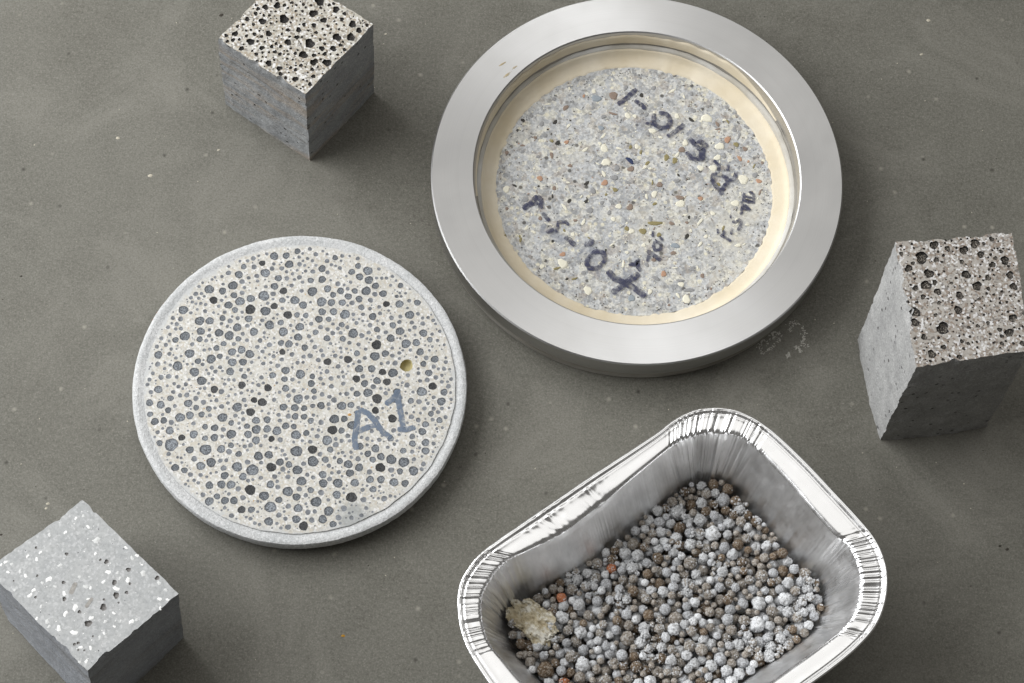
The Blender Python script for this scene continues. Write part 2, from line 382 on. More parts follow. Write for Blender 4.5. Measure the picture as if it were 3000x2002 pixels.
specks('pale_fleck', fk, plain('pale_fleck', lin(176, 170, 154), 0.9), fl, 0.00003)
fk = []
for (x, y, r) in [(62, 810, 3.5), (648, 45, 6), (3, 1567, 4), (2950, 1610, 5), (2930, 1600, 4)]:
    X = at(x, y); fk.append((X[0], X[1], r * 1e-4, 1.2, 0.4))
for _ in range(110):
    X = at(random.uniform(-100, 3100), random.uniform(-100, 2100)); fk.append((X[0], X[1], random.uniform(0.9, 2.2) * 1e-4, 1.2, random.uniform(0, 3)))
specks('dark_fleck', fk, plain('dark_fleck', lin(58, 54, 48), 0.9), fl, 0.00003)
X = at(1005, 1863); specks('mustard_fleck', [(X[0], X[1], 0.0005, 1.1, 0)], plain('mustard_fleck', lin(160, 120, 40), 0.9), fl, 0.00003)

# ------------------------------------------------------------------ concrete blocks
def block(name, label, top, base, h, body_mat, face_mat, beads_px, bead_mats, depth, dark_fill, seed, chips=1.0, nfine=60, group=None, bulge=0.0, cat='concrete block', fine_r=(2.0, 4.2)):
    T = [Vector(p) for p in top]; B = [Vector(p) for p in base]
    org = sum(B, Vector()) / 4; org.z = 0
    root = thing(name, label, cat, org, group)
    def disp(p):      # worn, chipped edges: one continuous displacement of space
        q = p * 420 + Vector((seed, seed, seed)); a = noise.noise_vector(q) * 0.00024 * chips + noise.noise_vector(p * 1300) * 0.00010 * chips; a += noise.noise_vector(p * 90 + Vector((seed, 0, 0))) * 0.00030 * chips
        hz = h - p.z
        if hz < 0.0022:
            k_ = (1 - hz / 0.0022) * max(0.0, noise.noise(Vector((p.x * 260, p.y * 260, seed))) + 0.4 * noise.noise(Vector((p.x * 700, p.y * 700, seed))) - 0.16) * 0.0022 * chips
            d_ = Vector((org.x - p.x, org.y - p.y, 0)); d_.normalize(); a += d_ * k_
        if p.z < 0.002: a.z = 0
        if p.z > h - 1e-6: a.z = 0
        return p + a
    n = 44; bm = bmesh.new(); cache = {}
    def vert(p):
        k = (round(p.x, 6), round(p.y, 6), round(p.z, 6))
        if k not in cache: cache[k] = bm.verts.new(disp(p) - org)
        return cache[k]
    for s in range(4):
        a, b, c, d = T[s], T[(s + 1) % 4], B[(s + 1) % 4], B[s]
        g = [[None] * (n + 1) for _ in range(n + 1)]
        out = ((a + b + c + d) / 4 - (sum(T, Vector()) + sum(B, Vector())) / 8); out.z = 0; out.normalize()
        for i in range(n + 1):
            for j in range(n + 1):
                u, v = i / n, j / n
                p = a.lerp(b, u).lerp(d.lerp(c, u), v)
                if bulge: p = p + out * bulge * math.sin(math.pi * u) * math.sin(math.pi * min(1, v * 1.1) * 0.5)
                g[i][j] = vert(p)
        for i in range(n):
            for j in range(n):
                f = bm.faces.new((g[i][j], g[i][j + 1], g[i + 1][j + 1], g[i + 1][j])); f.smooth = True
    bm.faces.new([vert(B[i]) for i in range(4)]) if False else None
    me = bpy.data.meshes.new('body'); bmesh.ops.recalc_face_normals(bm, faces=bm.faces); bm.to_mesh(me); bm.free(); me.materials.append(body_mat)
    o = bpy.data.objects.new('body', me); col.objects.link(o); o.parent = root; sharp(o, 30)
    loop = []
    for s in range(4):
        a, b = T[s], T[(s + 1) % 4]
        loop += [disp(a.lerp(b, i / n)) for i in range(n)]
    # the cut top: drawn beads, then small ones between them
    A = np.array([[p.x, p.y] for p in loop]); bl = []
    def inside(x, y, r):
        c = False; dm = 9
        for i in range(4):
            a, b = T[i], T[(i + 1) % 4]; e = Vector((b.x - a.x, b.y - a.y)); nn = Vector((-e.y, e.x)).normalized()
            s0 = (Vector((org.x - a.x, org.y - a.y))).dot(nn); d = (Vector((x - a.x, y - a.y))).dot(nn) * (1 if s0 > 0 else -1); dm = min(dm, d)
        return dm > r * 1.12 + 0.00025
    for it in beads_px:
        x, y, r = it[:3]; mi = it[3] if len(it) > 3 else 0
        X = at(x, y, h); r = r * 1e-4 * 0.94
        if not inside(X[0], X[1], r):
            r *= 0.6
            if not inside(X[0], X[1], r): continue
        if any(math.hypot(X[0] - b[0], X[1] - b[1]) < (r + b[2]) * 1.16 for b in bl): continue
        bl.append((X[0], X[1], r * 1.05, 7 + random.randrange(7), random.uniform(0, 6.28), mi))
    nd = len(bl); tries = 0
    while len(bl) < nd + nfine and tries < 9000:
        tries += 1; u, v = random.random(), random.random(); p = T[0].lerp(T[1], u).lerp(T[3].lerp(T[2], u), v); r = random.uniform(*fine_r) * 1e-4
        if inside(p.x, p.y, r) and all(math.hypot(p.x - b[0], p.y - b[1]) > (r + b[2]) * 1.25 for b in bl):
            bl.append((p.x, p.y, r, 7 + random.randrange(7), random.uniform(0, 6.28), 0))
    cut_face('cut_face', loop, bl, h, face_mat, root, org)
    global FINE_BEAD
    keep = FINE_BEAD; FINE_BEAD = dark_fill
    # only the drawn ones are single parts
    place_beads(bl, h, root, org, bead_mats, depth, limit=max(1, nd)); FINE_BEAD = keep
    return root, org, T

# dark-pored block at the top of the picture
hA = 0.0415
z = lambda lst, ox, oy, s: [(ox + t[0] / s, oy + t[1] / s, t[2] / s, *(t[3:])) for t in lst]
TLB = [(1165,10,50),(1275,5,25),(1310,85,35),(1110,120,42),(1200,180,32),(790,50,35),(685,65,30),(850,170,48),(660,190,36),(855,48,20),(525,170,25),(580,218,18),(490,218,16),(440,235,18),(418,300,30),(590,303,20),(715,298,32),(980,265,28),(1115,225,25),(1362,172,22),(1585,162,36),(1455,215,38),(1512,270,30),(1318,330,42),(1440,330,42),(965,330,25),(1078,385,50),(885,375,35),(555,370,38),(400,355,22),(340,315,20),(475,430,26),(540,415,22),(655,425,26),(605,480,20),(770,460,20),(1020,485,42),(1115,490,22),(1115,550,38),(1185,430,28),(1285,430,32),(1350,400,20),(1385,440,20),(1230,555,42),(715,560,32),(810,605,28),(820,655,22),(910,600,18),(955,580,12),(950,700,30),(1020,705,12),(1080,745,22),(865,690,18),(945,765,14),(1445,90,15),(1515,85,16),(600,122,22),(1175,70,16),(1250,45,18),(920,25,18),(1310,155,12),(455,350,16),(1210,310,14),(880,520,14),(850,480,10),(650,540,12),(1000,-60,36),(1110,-90,30),(860,-110,34),(930,-180,30),(720,-40,28),(1240,-70,34),(1060,-150,26)]
TLB = [(a, b, r * 0.92) for a, b, r in TLB]
top = [at(*p, hA) for p in ((638, 114), (895, 277), (1094, 71), (838, -86))]
base = [at(*p, 0) for p in ((661, 306), (907, 473), (1096, 272))]
base.append((base[0][0] + base[2][0] - base[1][0], base[0][1] + base[2][1] - base[1][1], 0))
block('concrete_block', 'grey concrete block with dark pores in its cream top, at the upper frame edge', top, base, hA, BODY_A, FACE_SAND,
      z(TLB, 550, 0, 3.015), [BEAD_BLACK], 0.55, FINE_DARK, 3.1, chips=1.0, nfine=190, group='concrete sample blocks', fine_r=(1.6, 7.0))
# block at the right edge
hB = 0.0575
RB = [(375,220,25),(515,245,42),(600,160,30),(720,130,15),(692,185,20),(805,195,30),(880,150,32),(920,225,24),(995,120,30),(1060,205,14),(1085,265,30),(1000,295,22),(1020,250,14),(615,262,18),(425,320,26),(455,285,14),(565,355,32),(545,435,34),(605,415,18),(472,455,20),(625,480,24),(820,362,30),(895,440,32),(775,505,26),(970,385,20),(972,460,14),(1120,365,26),(1145,445,26),(525,515,18),(635,555,14),(470,620,34),(470,690,28),(765,605,28),(660,730,42),(530,790,20),(585,908,28),(665,860,18),(790,820,14),(835,835,12),(775,928,18),(1140,660,28),(1115,760,30),(1065,785,14),(1050,740,16),(900,715,14),(970,695,14),(840,725,12),(610,640,14),(1065,835,14),(1145,835,10),(1205,835,18),(910,530,12),(790,275,16),(940,150,12),(1110,305,10),(1190,510,12),(1240,620,26),(1230,720,18)]
top = [at(*p, hB) for p in ((2623, 712), (2683, 1077), (3018, 1027), (2967, 680))]
base = [at(*p, 0) for p in ((2513, 998), (2578, 1291), (2890, 1250), (2850, 955))]
block('concrete_block', 'concrete block with a taupe pored top and pale flank, at the right frame edge', top, base, hB, BODY_B, FACE_TAUPE,
      z(RB, 2480, 650, 2.34), [BEAD_DARK], 0.40, FINE_DARK, 8.3, chips=1.3, nfine=170, group='concrete sample blocks', bulge=0.0006, fine_r=(1.5, 5.0))
# smooth block in the lower left corner
hC = 0.0385
CB = [(950,850,24),(845,948,26),(722,1080,27),(870,575,18),(1050,640,18),(935,745,20),(520,745,14),(550,747,14),(525,880,16),(545,512,14),(1285,708,18),(295,460,10),(650,985,14),(640,1240,12),(610,1250,12),(820,560,10),(305,690,10),(290,865,10),(1062,755,11),(1035,828,14),(970,910,8),(760,1185,8),(850,885,10),(640,1298,8),(690,1300,8),(112,732,7)]
m = N('pore_shadow_grey', 0.9); m.base(m.ramp(m.noise(3, 2), [(0.3, lin(96, 93, 90)), (0.7, lin(140, 138, 136))])); PORE = m.m
top = [at(*p, hC) for p in ((244, 1467), (-41, 1668), (254, 1965), (523, 1739))]
b1, b2, b3 = at(291, 2104, 0), at(539, 1868, 0), at(22, 1814, 0)
base = [(b3[0] + b2[0] - b1[0], b3[1] + b2[1] - b1[1], 0), b3, b1, b2]
rt, og, TT = block('concrete_block', 'smooth grey concrete block with white specks, in the lower left corner', top, base, hC, BODY_C, FACE_GREY,
      z(CB, 0, 1440, 2.79), [PORE], 0.6, plain('fine_pore', lin(140, 141, 142), 0.9), 5.7, chips=0.8, nfine=16, group='concrete sample blocks', fine_r=(1.0, 2.2))
WS = [(620,220,14),(720,290,16),(535,335,16),(790,400,30),(490,605,18),(300,555,16),(225,530,14),(45,578,16),(95,595,14),(165,655,16),(210,690,16),(330,500,14),(400,718,26),(345,748,14),(450,778,14),(525,835,20),(245,850,20),(275,808,18),(650,700,14),(700,780,20),(740,790,14),(720,880,12),(885,660,22),(960,665,14),(980,710,14),(845,740,16),(950,795,24),(1045,725,22),(1170,670,26),(1080,545,18),(1120,525,16),(1030,460,14),(780,510,14),(680,200,14),(335,940,14),(300,1040,14),(535,1000,22),(615,950,26),(385,1065,20),(400,1105,14),(480,1120,24),(605,1155,26),(745,1035,20),(860,1065,16),(815,1195,16),(850,1160,12),(930,995,14),(1075,1065,22),(1115,1050,14),(985,1060,12),(935,1105,12),(1310,955,14),(1305,880,18),(1300,750,18),(1355,805,14),(660,1275,16),(740,1280,16),(705,1390,16),(650,1395,14),(405,355,16),(65,660,14),(10,600,12),(1370,885,14),(120,808,12),(730,700,10),(1160,600,10)]
WHITE = plain('white_fleck', (0.82, 0.82, 0.80, 1), 0.7, 0.08)
def chip_mesh(k):
    n = 7; vs = []; a0 = k * 1.7
    for i in range(n):
        t = 2 * math.pi * i / n; r = 1 + 0.3 * math.sin(2 * t + a0) + 0.15 * math.sin(3 * t + 2 * a0)
        vs.append((r * math.cos(t), 0.8 * r * math.sin(t), 0))
    vs.append((0, 0, 0.10)); me = bpy.data.meshes.new('white_speck'); me.from_pydata(vs, [], [(i, (i + 1) % n, n) for i in range(n)]); me.update(); return me
chips = [chip_mesh(k) for k in range(5)]
PALE = plain('pale_fleck_grey', lin(206, 207, 205), 0.7, 0.12)
for q_, me in enumerate(chips): me.materials.append(WHITE if q_ < 3 else PALE)
for i, (x, y, r) in enumerate(z(WS, 0, 1440, 2.79)):
    o = bpy.data.objects.new('white_speck', chips[i % 5]); col.objects.link(o); o.parent = rt
    X = at(x, y, hC + 0.00002); o.location = (X[0] - og[0], X[1] - og[1], X[2]); s = r * 1e-4 * 0.98; o.scale = (s, s, s); o.rotation_euler = (0, 0, random.uniform(0, 6))
fs_ = []
for _ in range(60):
    u, v = random.uniform(.03, .97), random.uniform(.03, .97); p = TT[0].lerp(TT[1], u).lerp(TT[3].lerp(TT[2], u), v)
    fs_.append((p.x - og[0], p.y - og[1], random.uniform(0.8, 1.8) * 1e-4, 1.2, random.uniform(0, 3)))
specks('white_grit', fs_, WHITE, rt, hC + 0.00003)
dents = []
for (x0, y0, x1, y1, wd) in ((620, 745, 575, 840, 30), (755, 870, 700, 950, 22)):
    dents.append((wd / 2.79e4, [(x0, y0), ((x0 + x1) / 2, (y0 + y1) / 2), (x1, y1)]))
ribbon(dents, hC + 0.00003, lambda x, y: at(x / 2.79, 1440 + y / 2.79, hC), 0.001, og, rt, plain('scratch_grey', lin(150, 147, 142), 0.9), 'scratch')

# ------------------------------------------------------------------ the A1 sample disc
hD = 0.0080
cD = at(878.5, 1131, hD); RD = 0.04795
disc = thing('sample_disc', 'cream concrete disc full of blue-grey beads, marked A1, in a pale grey casing', 'concrete disc', (cD[0], cD[1], 0))
def wobD(a, j, r, zz):
    if zz > 0.0005:
        r += 0.00016 * noise.noise((math.cos(a) * 6, math.sin(a) * 6, j * 0.15)) + 0.00012 * noise.noise((math.cos(a) * 40, math.sin(a) * 40, j * 0.9))
    return r, zz
# lip stands a little proud of the cut face
prof = [(RD - 0.0062, 0.0), (RD - 0.0062, 0.0007), (RD - 0.0024, 0.0022), (RD - 0.0004, 0.0036), (RD, hD - 0.0012), (RD - 0.0003, hD - 0.0002), (RD - 0.0010, hD + 0.0001), (RD - 0.0019, hD + 0.0000), (RD - 0.0029, hD - 0.0003), (RD - 0.0040, hD - 0.0004), (RD - 0.0040, hD - 0.0040)]
lathe('casing', prof, CASING, disc, 256, wobD)
RF = RD - 0.0034
Q1 = [(1410,195,42),(1248,195,30),(1265,285,38),(1190,262,28),(1375,280,32),(1478,240,28),(1328,222,26),(1155,350,28,1),(1403,360,38),(840,345,28),(770,430,40,1),(845,440,24,1),(940,455,36),(985,382,26),(1080,385,24),(1183,440,42),(1105,468,22),(1030,485,18),(1303,488,32),(1245,400,22),(540,568,40),(668,590,42),(790,605,33),(886,555,42),(970,520,24),(895,645,30),(970,622,22),(545,632,22),(500,668,18),(708,690,36),(950,700,44),(1050,675,36),(1170,650,48),(1268,562,34),(1350,605,34),(1340,690,28),(1455,690,40),(1530,735,36),(1265,745,32),(1255,632,24),(845,735,36),(905,780,28),(1045,775,46,1),(1185,790,44),(1390,825,38,1),(362,750,28),(430,780,42),(300,860,44),(405,862,24),(370,910,20),(290,938,18),(580,880,42),(672,880,36),(790,855,28),(860,880,24),(925,940,38),(1030,860,34),(1222,918,42),(1325,895,28),(1500,935,38),(1348,980,42),(1485,1030,36),(1078,980,38),(590,975,36),(758,990,38),(852,1015,42),(935,1045,26),(580,1048,28),(640,1062,18),(445,1020,44),(358,1055,28),(270,1100,20),(512,1095,20),(800,1090,26),(735,1130,28),(965,1145,36),(877,1165,36),(1040,1185,44),(765,1205,26),(685,1230,42),(488,1180,42),(200,1192,36),(565,1250,28),(607,1280,18,1),(195,1278,24),(125,1285,24),(378,1295,44),(310,1285,24),(532,1350,42),(880,1260,38),(978,1258,34),(860,1345,36),(725,1345,20),(692,1310,20),(598,1430,42),(225,1398,24),(295,1390,24),(370,1395,18),(150,1362,18),(100,1465,18),(200,1510,36),(715,1510,34),(780,1530,32),(968,1470,34,1),(1207,1495,34,1),(1148,1400,20,1),(1370,1335,36),(1505,1370,42),(1360,1415,28),(1250,1380,30),(1370,1500,32),(1340,1165,28,1),(1335,1235,20),(1328,1082,28),(1400,1092,38),(1222,1100,24),(1545,1125,30),(1135,1060,22),(1110,1120,20),(1015,1058,18),(1475,825,26),(1555,830,26),(930,855,20),(970,800,16),(810,800,18),(780,905,16),(835,930,16),(1018,925,20),(990,1390,26),(960,1330,18),(835,1220,18),(1425,555,20)]
Q2 = [(195,205,42),(295,215,36),(320,300,26),(245,330,22,1),(550,290,38),(655,325,40),(750,375,26),(620,420,42),(805,420,30),(870,485,36),(530,375,28),(472,430,30),(545,475,34),(630,505,38),(200,400,34),(250,435,20),(200,500,34),(95,508,28),(345,540,24),(370,605,32),(110,610,44),(250,585,34),(435,585,18),(500,605,28),(605,605,42),(690,558,32),(760,630,34),(685,635,24),(300,640,28),(440,655,32),(540,680,32),(645,690,24),(475,715,24),(385,712,32),(285,712,34),(195,705,44),(790,725,30,1),(910,725,36),(725,752,18,1),(560,755,28),(640,768,18),(1075,712,30),(1000,695,18),(920,555,26),(885,655,18),(1165,797,36,1),(1005,825,40),(1080,815,18),(200,797,34),(305,795,34),(410,820,44),(665,840,34),(170,865,34),(260,865,26),(487,820,18),(575,820,18),(60,828,28),(380,915,26),(640,920,22),(760,905,18),(850,920,30),(910,890,20),(1125,905,22),(1220,875,18),(1050,940,20),(250,958,20),(345,950,26),(705,960,28),(485,995,44),(915,975,38),(1130,992,36),(1250,970,46),(785,985,20),(140,985,26),(80,1022,20),(370,990,18),(565,1015,24),(245,1040,30),(390,1045,28),(830,1040,36),(700,1100,44,1),(720,1030,20),(1065,1080,34),(1190,1052,26),(970,1090,42),(1300,1100,42),(1100,1165,34),(40,1125,28),(370,1130,16),(600,1140,16),(845,1130,16),(520,1178,28),(90,1200,24),(250,1255,34,1),(320,1200,20,1),(438,1235,36,1),(685,1205,42),(780,1180,32),(845,1200,20),(910,1175,18),(165,1240,22),(1235,1232,34),(1355,1248,36),(1130,1275,28),(870,1268,24),(805,1265,18),(1225,1300,20),(1320,1320,20),(1180,1358,32),(1085,1360,18),(655,1320,34),(540,1320,36),(755,1350,32),(850,1358,42),(515,1412,34,1),(705,1430,34),(795,1440,34,1),(590,1455,32),(670,1485,24),(110,1390,26),(10,1370,36),(185,1410,20),(100,1455,32),(980,1470,24),(1245,1400,22),(1100,1432,18),(1300,1440,18),(1385,1415,18),(1215,1480,36),(1300,1380,16),(1390,1510,36),(1320,1535,32),(1115,1530,44),(125,1525,26),(200,1555,22),(575,1390,22),(885,1530,32),(620,1540,40),(740,1500,16),(785,1545,20),(520,1550,30)]
Q3 = [(200,68,34),(132,92,20,1),(312,148,28),(400,122,20),(463,118,24),(120,190,32),(222,208,36),(475,195,36),(545,150,24),(352,220,18),(290,258,28),(125,295,26),(548,235,26),(615,185,24),(665,245,26),(168,362,34),(250,352,30),(400,325,42),(490,305,40),(598,297,28),(675,305,18),(790,325,42),(320,370,24),(168,448,36),(305,445,36),(525,480,36),(415,510,30),(630,410,26),(718,420,32),(798,435,22),(870,478,42),(715,510,34),(630,515,26),(870,375,26),(1015,405,26),(1025,480,34),(1100,435,40),(1098,352,34),(1200,345,32),(1200,430,34),(1290,448,40),(1370,402,32),(1465,485,42),(1445,408,26),(1458,315,30),(1455,235,34),(1350,230,34),(1485,155,44),(1540,240,28),(1540,318,28),(1395,312,24),(1080,165,28,1),(1155,185,40,1),(1047,275,38,1),(965,28,32,1),(1207,52,32,1),(925,230,42),(1375,60,30),(212,560,28),(320,575,58),(225,622,26),(295,660,32),(490,622,34),(635,620,50),(700,640,24),(778,615,36),(868,580,26),(850,640,26),(938,660,28),(1098,535,36),(1185,497,18),(1240,522,28),(1320,530,24,1),(1048,580,26),(1215,668,36),(1120,680,40),(1145,740,26),(1470,635,50),(1318,735,34),(1400,758,30),(1238,782,42),(1478,808,42),(1020,735,24),(1065,808,52),(925,778,44),(800,790,26),(590,770,38),(685,738,42),(770,722,20),(825,718,18),(530,705,26),(355,785,34),(440,810,28),(810,858,34),(978,868,34),(1025,905,22),(1515,910,42),(1230,940,34),(670,948,34),(780,940,36),(868,942,42),(935,980,24),(1045,990,46,1),(1298,965,22),(1390,1005,44),(1495,982,28),(1172,1045,42),(1470,1055,34),(1308,1082,30),(978,1062,24),(545,1035,24),(610,1035,22),(740,1050,28),(668,1095,38),(812,1088,34),(895,1088,34),(685,1158,26),(758,1158,34),(965,1172,34),(1055,1172,30),(1230,1148,50),(1395,1140,24),(1485,1158,38),(1308,1222,24),(868,1242,44),(968,1280,42),(1047,1255,18),(1215,1280,38),(1468,1260,36),(1535,1322,40,1),(1300,1338,36),(1392,1332,26),(1215,1360,18),(1435,1392,18),(1130,1308,16),(1345,800,24),(1555,1040,20),(645,870,14),(450,938,14)]
Q4 = [(15,910,38),(130,82,26),(190,215,34),(310,165,26),(268,135,20),(380,218,40),(465,210,30),(520,140,36),(615,100,42),(705,152,44,1),(1115,95,48),(1315,95,34),(1395,70,38),(1295,178,38),(1385,155,22),(1225,140,18),(1015,172,28),(1090,180,24),(1140,242,20),(1225,245,20),(1300,242,18),(1355,295,46),(1200,290,32),(690,260,32),(845,335,38,1),(1020,320,24),(1083,348,22),(1150,388,30),(1215,345,18),(1278,350,28),(312,340,42),(403,338,30),(475,395,40),(295,440,42,1),(378,445,30),(95,355,28),(190,370,24),(30,318,24),(55,468,28),(155,497,22),(245,535,44),(325,575,26),(325,522,18),(215,540,22),(1120,455,34),(1232,495,18),(1300,495,36),(1028,500,26),(1030,565,30),(1150,555,34),(1270,575,38),(1150,632,34),(830,518,28),(725,530,20),(690,610,36),(620,658,30),(548,590,32),(275,620,28),(112,620,40,1),(115,728,48),(230,712,30),(262,768,20),(362,725,28),(440,755,38),(530,705,24),(540,785,36),(455,835,36),(740,685,34),(735,785,42,1),(665,712,28),(835,710,44),(820,650,28),(945,630,28),(950,735,46),(1205,690,34),(1170,768,30),(1040,815,42),(835,808,26),(1115,800,18),(915,820,28),(205,850,34),(268,890,22),(210,930,38),(155,940,22),(345,928,42),(500,925,36),(640,895,34),(740,895,34),(635,825,24),(860,920,38),(962,930,32),(1030,935,20),(95,992,28),(190,1015,26),(335,1035,36),(470,1058,46,1),(668,985,30),(930,1015,34),(580,1080,26),(145,1100,46),(65,1045,26),(825,1082,44),(750,1160,46),(770,1070,26),(260,1185,42),(400,1160,26),(605,1158,18),(655,1192,18),(205,1260,38),(105,1268,24),(135,1335,34),(30,1322,40,1),(585,1240,40),(350,1245,26),(70,1195,24),(300,1305,30),(1130,850,18),(1100,885,16),(885,850,22),(30,750,22),(60,140,22),(30,237,20)]
ab = []
allb = [(980 + 0, 0, 0)][:0]
for q, ox, oy in ((Q1, 400, 660), (Q2, 880, 660), (Q3, 400, 1120), (Q4, 880, 1120)): allb += z(q, ox, oy, 3.136)
pore = at(880 + 975 / 3.136, 660 + 1290 / 3.136, hD); pr = 0.0019
orng = [at(1024, 1215, hD)]
for it in allb:
    X = at(it[0], it[1], hD); r = it[2] * 1e-4 * 1.06; mi = it[3] if len(it) > 3 else (0 if random.random() < 0.96 else 1)
    dc = math.hypot(X[0] - cD[0], X[1] - cD[1])
    if dc + r * 1.15 > RF - 0.0003 or math.hypot(X[0] - pore[0], X[1] - pore[1]) < r + pr: continue
    k = 1.0; bad = False
    for b in ab:
        d = math.hypot(X[0] - b[0], X[1] - b[1])
        if d < max(r, b[2]) * 0.9: bad = True; break
        if d < (r + b[2]) * 1.08: k = min(k, (d / 1.08 - b[2]) / r)
    if bad or k < 0.45: continue
    ab.append((X[0], X[1], r * k, random.randrange(7), random.uniform(0, 6.28), mi))
nd = len(ab); tries = 0
while len(ab) < nd + 900 and tries < 60000:
    tries += 1; a = random.uniform(0, 6.2832); rr = (RF - 0.0005) * math.sqrt(random.random()); x, y = cD[0] + rr * math.cos(a), cD[1] + rr * math.sin(a)
    r = random.choice((4.5, 5.5, 6.5, 7.5) if len(ab) < nd + 330 else (1.6, 2, 2.6, 3.2, 4.2, 5.0)) * 1e-4
    if rr + r > RF - 0.0004 or math.hypot(x - pore[0], y - pore[1]) < r + pr + 0.0003: continue
    if all(math.hypot(x - b[0], y - b[1]) > (r + b[2]) * 1.2 for b in ab): ab.append((x, y, r, random.randrange(7), random.uniform(0, 6.28), 0))
loop = []
for i in range(400):
    a = 2 * math.pi * i / 400; r = RF + 0.00028 * noise.noise((math.cos(a) * 9, math.sin(a) * 9, 0)) + 0.00016 * noise.noise((math.cos(a) * 45, math.sin(a) * 45, 3)); loop.append((cD[0] + r * math.cos(a), cD[1] + r * math.sin(a)))
oD = (cD[0], cD[1], 0)
cut_face('cut_face', loop, ab + [(pore[0], pore[1], pr, 2, 0.4, 0)], hD, FACE_CREAM, disc, oD)
place_beads(ab, hD, disc, oD, [BEAD_BLUE, BEAD_CHAR], 0.06, 300)
v, f = bead_geom(2, 0.95); o = mesh_obj('pore', v, f, plain('olive_pore', lin(172, 162, 118), 0.7, 0.15), disc); o.location = (pore[0] - oD[0], pore[1] - oD[1], hD); o.scale = (pr,) * 3; o.rotation_euler = (0, 0, 0.4)
o['label'] = 'deep olive pore near the right side'
tw = lambda x, y: at(980 + x / 6.03, 1080 + y / 6.03, hD)
A1 = [[(385, 1440), (350, 1250), (395, 1000), (420, 740)], [(420, 720), (600, 800), (730, 950), (850, 1120), (1000, 1230)], [(410, 1120), (560, 1050), (740, 1000)],
      [(900, 640), (1030, 540), (1110, 430)], [(1110, 370), (1130, 600), (1180, 830), (1210, 1050)], [(1110, 1070), (1240, 1090), (1430, 1040)]]
ribbon(A1, hD + 0.00003, tw, 0.00168, oD, disc, INK_BLUE)['label'] = 'faded blue hand-drawn letters A1'
RUST = plain('rust_stain', lin(140, 78, 44), 0.85, 0.4)
rs = []
for (x, y) in ((472, 888), (463, 902), (455, 915), (448, 928), (444, 938)):
    d = Vector(at(x, y, hD - 0.002)) - Vector((cD[0], cD[1], hD)); d.z = 0; d.normalize(); p = d * (RD - 0.0002)
    rs.append((p.x, p.y, random.uniform(3.5, 5) * 1e-4, 1.5, 0.9))
specks('rust_stain', rs, RUST, disc, hD - 0.0009)
og_ = []
for _ in range(90):
    a = random.uniform(0, 6.28); rr = RF * 0.97 * math.sqrt(random.random()); x, y = rr * math.cos(a), rr * math.sin(a)
    if all(math.hypot(x + oD[0] - b[0], y + oD[1] - b[1]) > b[2] + 0.0004 for b in ab): og_.append((x, y, random.uniform(1, 2.4) * 1e-4, 1.2, a))
X = at(1024, 1215, hD); og_.append((X[0] - oD[0], X[1] - oD[1], 0.00055, 1, 0))
specks('ochre_grain', og_, plain('ochre_grain', lin(180, 140, 88), 0.8, 0.3), disc, hD + 0.00002)

# ------------------------------------------------------------------ steel ring with mortar
hR = 0.0135
cR = at(1867, 511.5, hR); RR = 0.06108
ring = thing('steel_ring', 'heavy turned steel ring holding the cream-edged mortar disc', 'metal ring', (cR[0], cR[1], 0))
lip = 0.0484
lathe('flange', [(lip - 0.0006, hR - 0.0050), (lip - 0.00005, hR - 0.0003), (lip + 0.0003, hR), (RR - 0.0004, hR), (RR, hR - 0.0004), (RR - 0.0001, 0.0066), (RR - 0.0005, 0.0062), (RR - 0.0011, 0.0061), (RR - 0.0011, 0.0052)], STEEL, ring, 256)
lathe('base_step', [(RR - 0.0011, 0.0053), (RR - 0.0012, 0.0010), (RR - 0.0017, 0.0004), (RR - 0.0030, 0.0004), (RR - 0.0030, 0.0)], STEEL_DULL, ring, 256)
lathe('bore', [(lip - 0.0006, hR - 0.0050), (lip - 0.0010, hR - 0.0056), (lip - 0.0022, 0.0030), (lip - 0.0100, 0.0025)], STEEL_DULL, ring, 256)
zM = 0.0042
cM = at(1858, 554, zM); RM = 0.0410
mort = thing('mortar_disc', 'speckled grey mortar with smudged navy handwriting, set inside the steel ring', 'mortar disc', (cM[0], cM[1], 0))
oM = (cM[0], cM[1], 0)
vs = [(0, 0, zM)]; fs = []; NR, NA = 22, 160
for i in range(1, NR + 1):
    for j in range(NA):
        a = 2 * math.pi * j / NA; r = RM * 1.012 * i / NR
        zz = zM + 0.00010 * noise.noise((r * math.cos(a) * 160, r * math.sin(a) * 160, 1)) * (1 if i < NR else 0)
        vs.append((r * math.cos(a), r * math.sin(a), zz))
for j in range(NA): fs.append((0, 1 + j, 1 + (j + 1) % NA))
for i in range(NR - 1):
    for j in range(NA):
        p, q = 1 + i * NA, 1 + (i + 1) * NA; fs.append((p + j, q + j, q + (j + 1) % NA, p + (j + 1) % NA))
mesh_obj('mortar_face', vs, fs, MORTAR, mort)
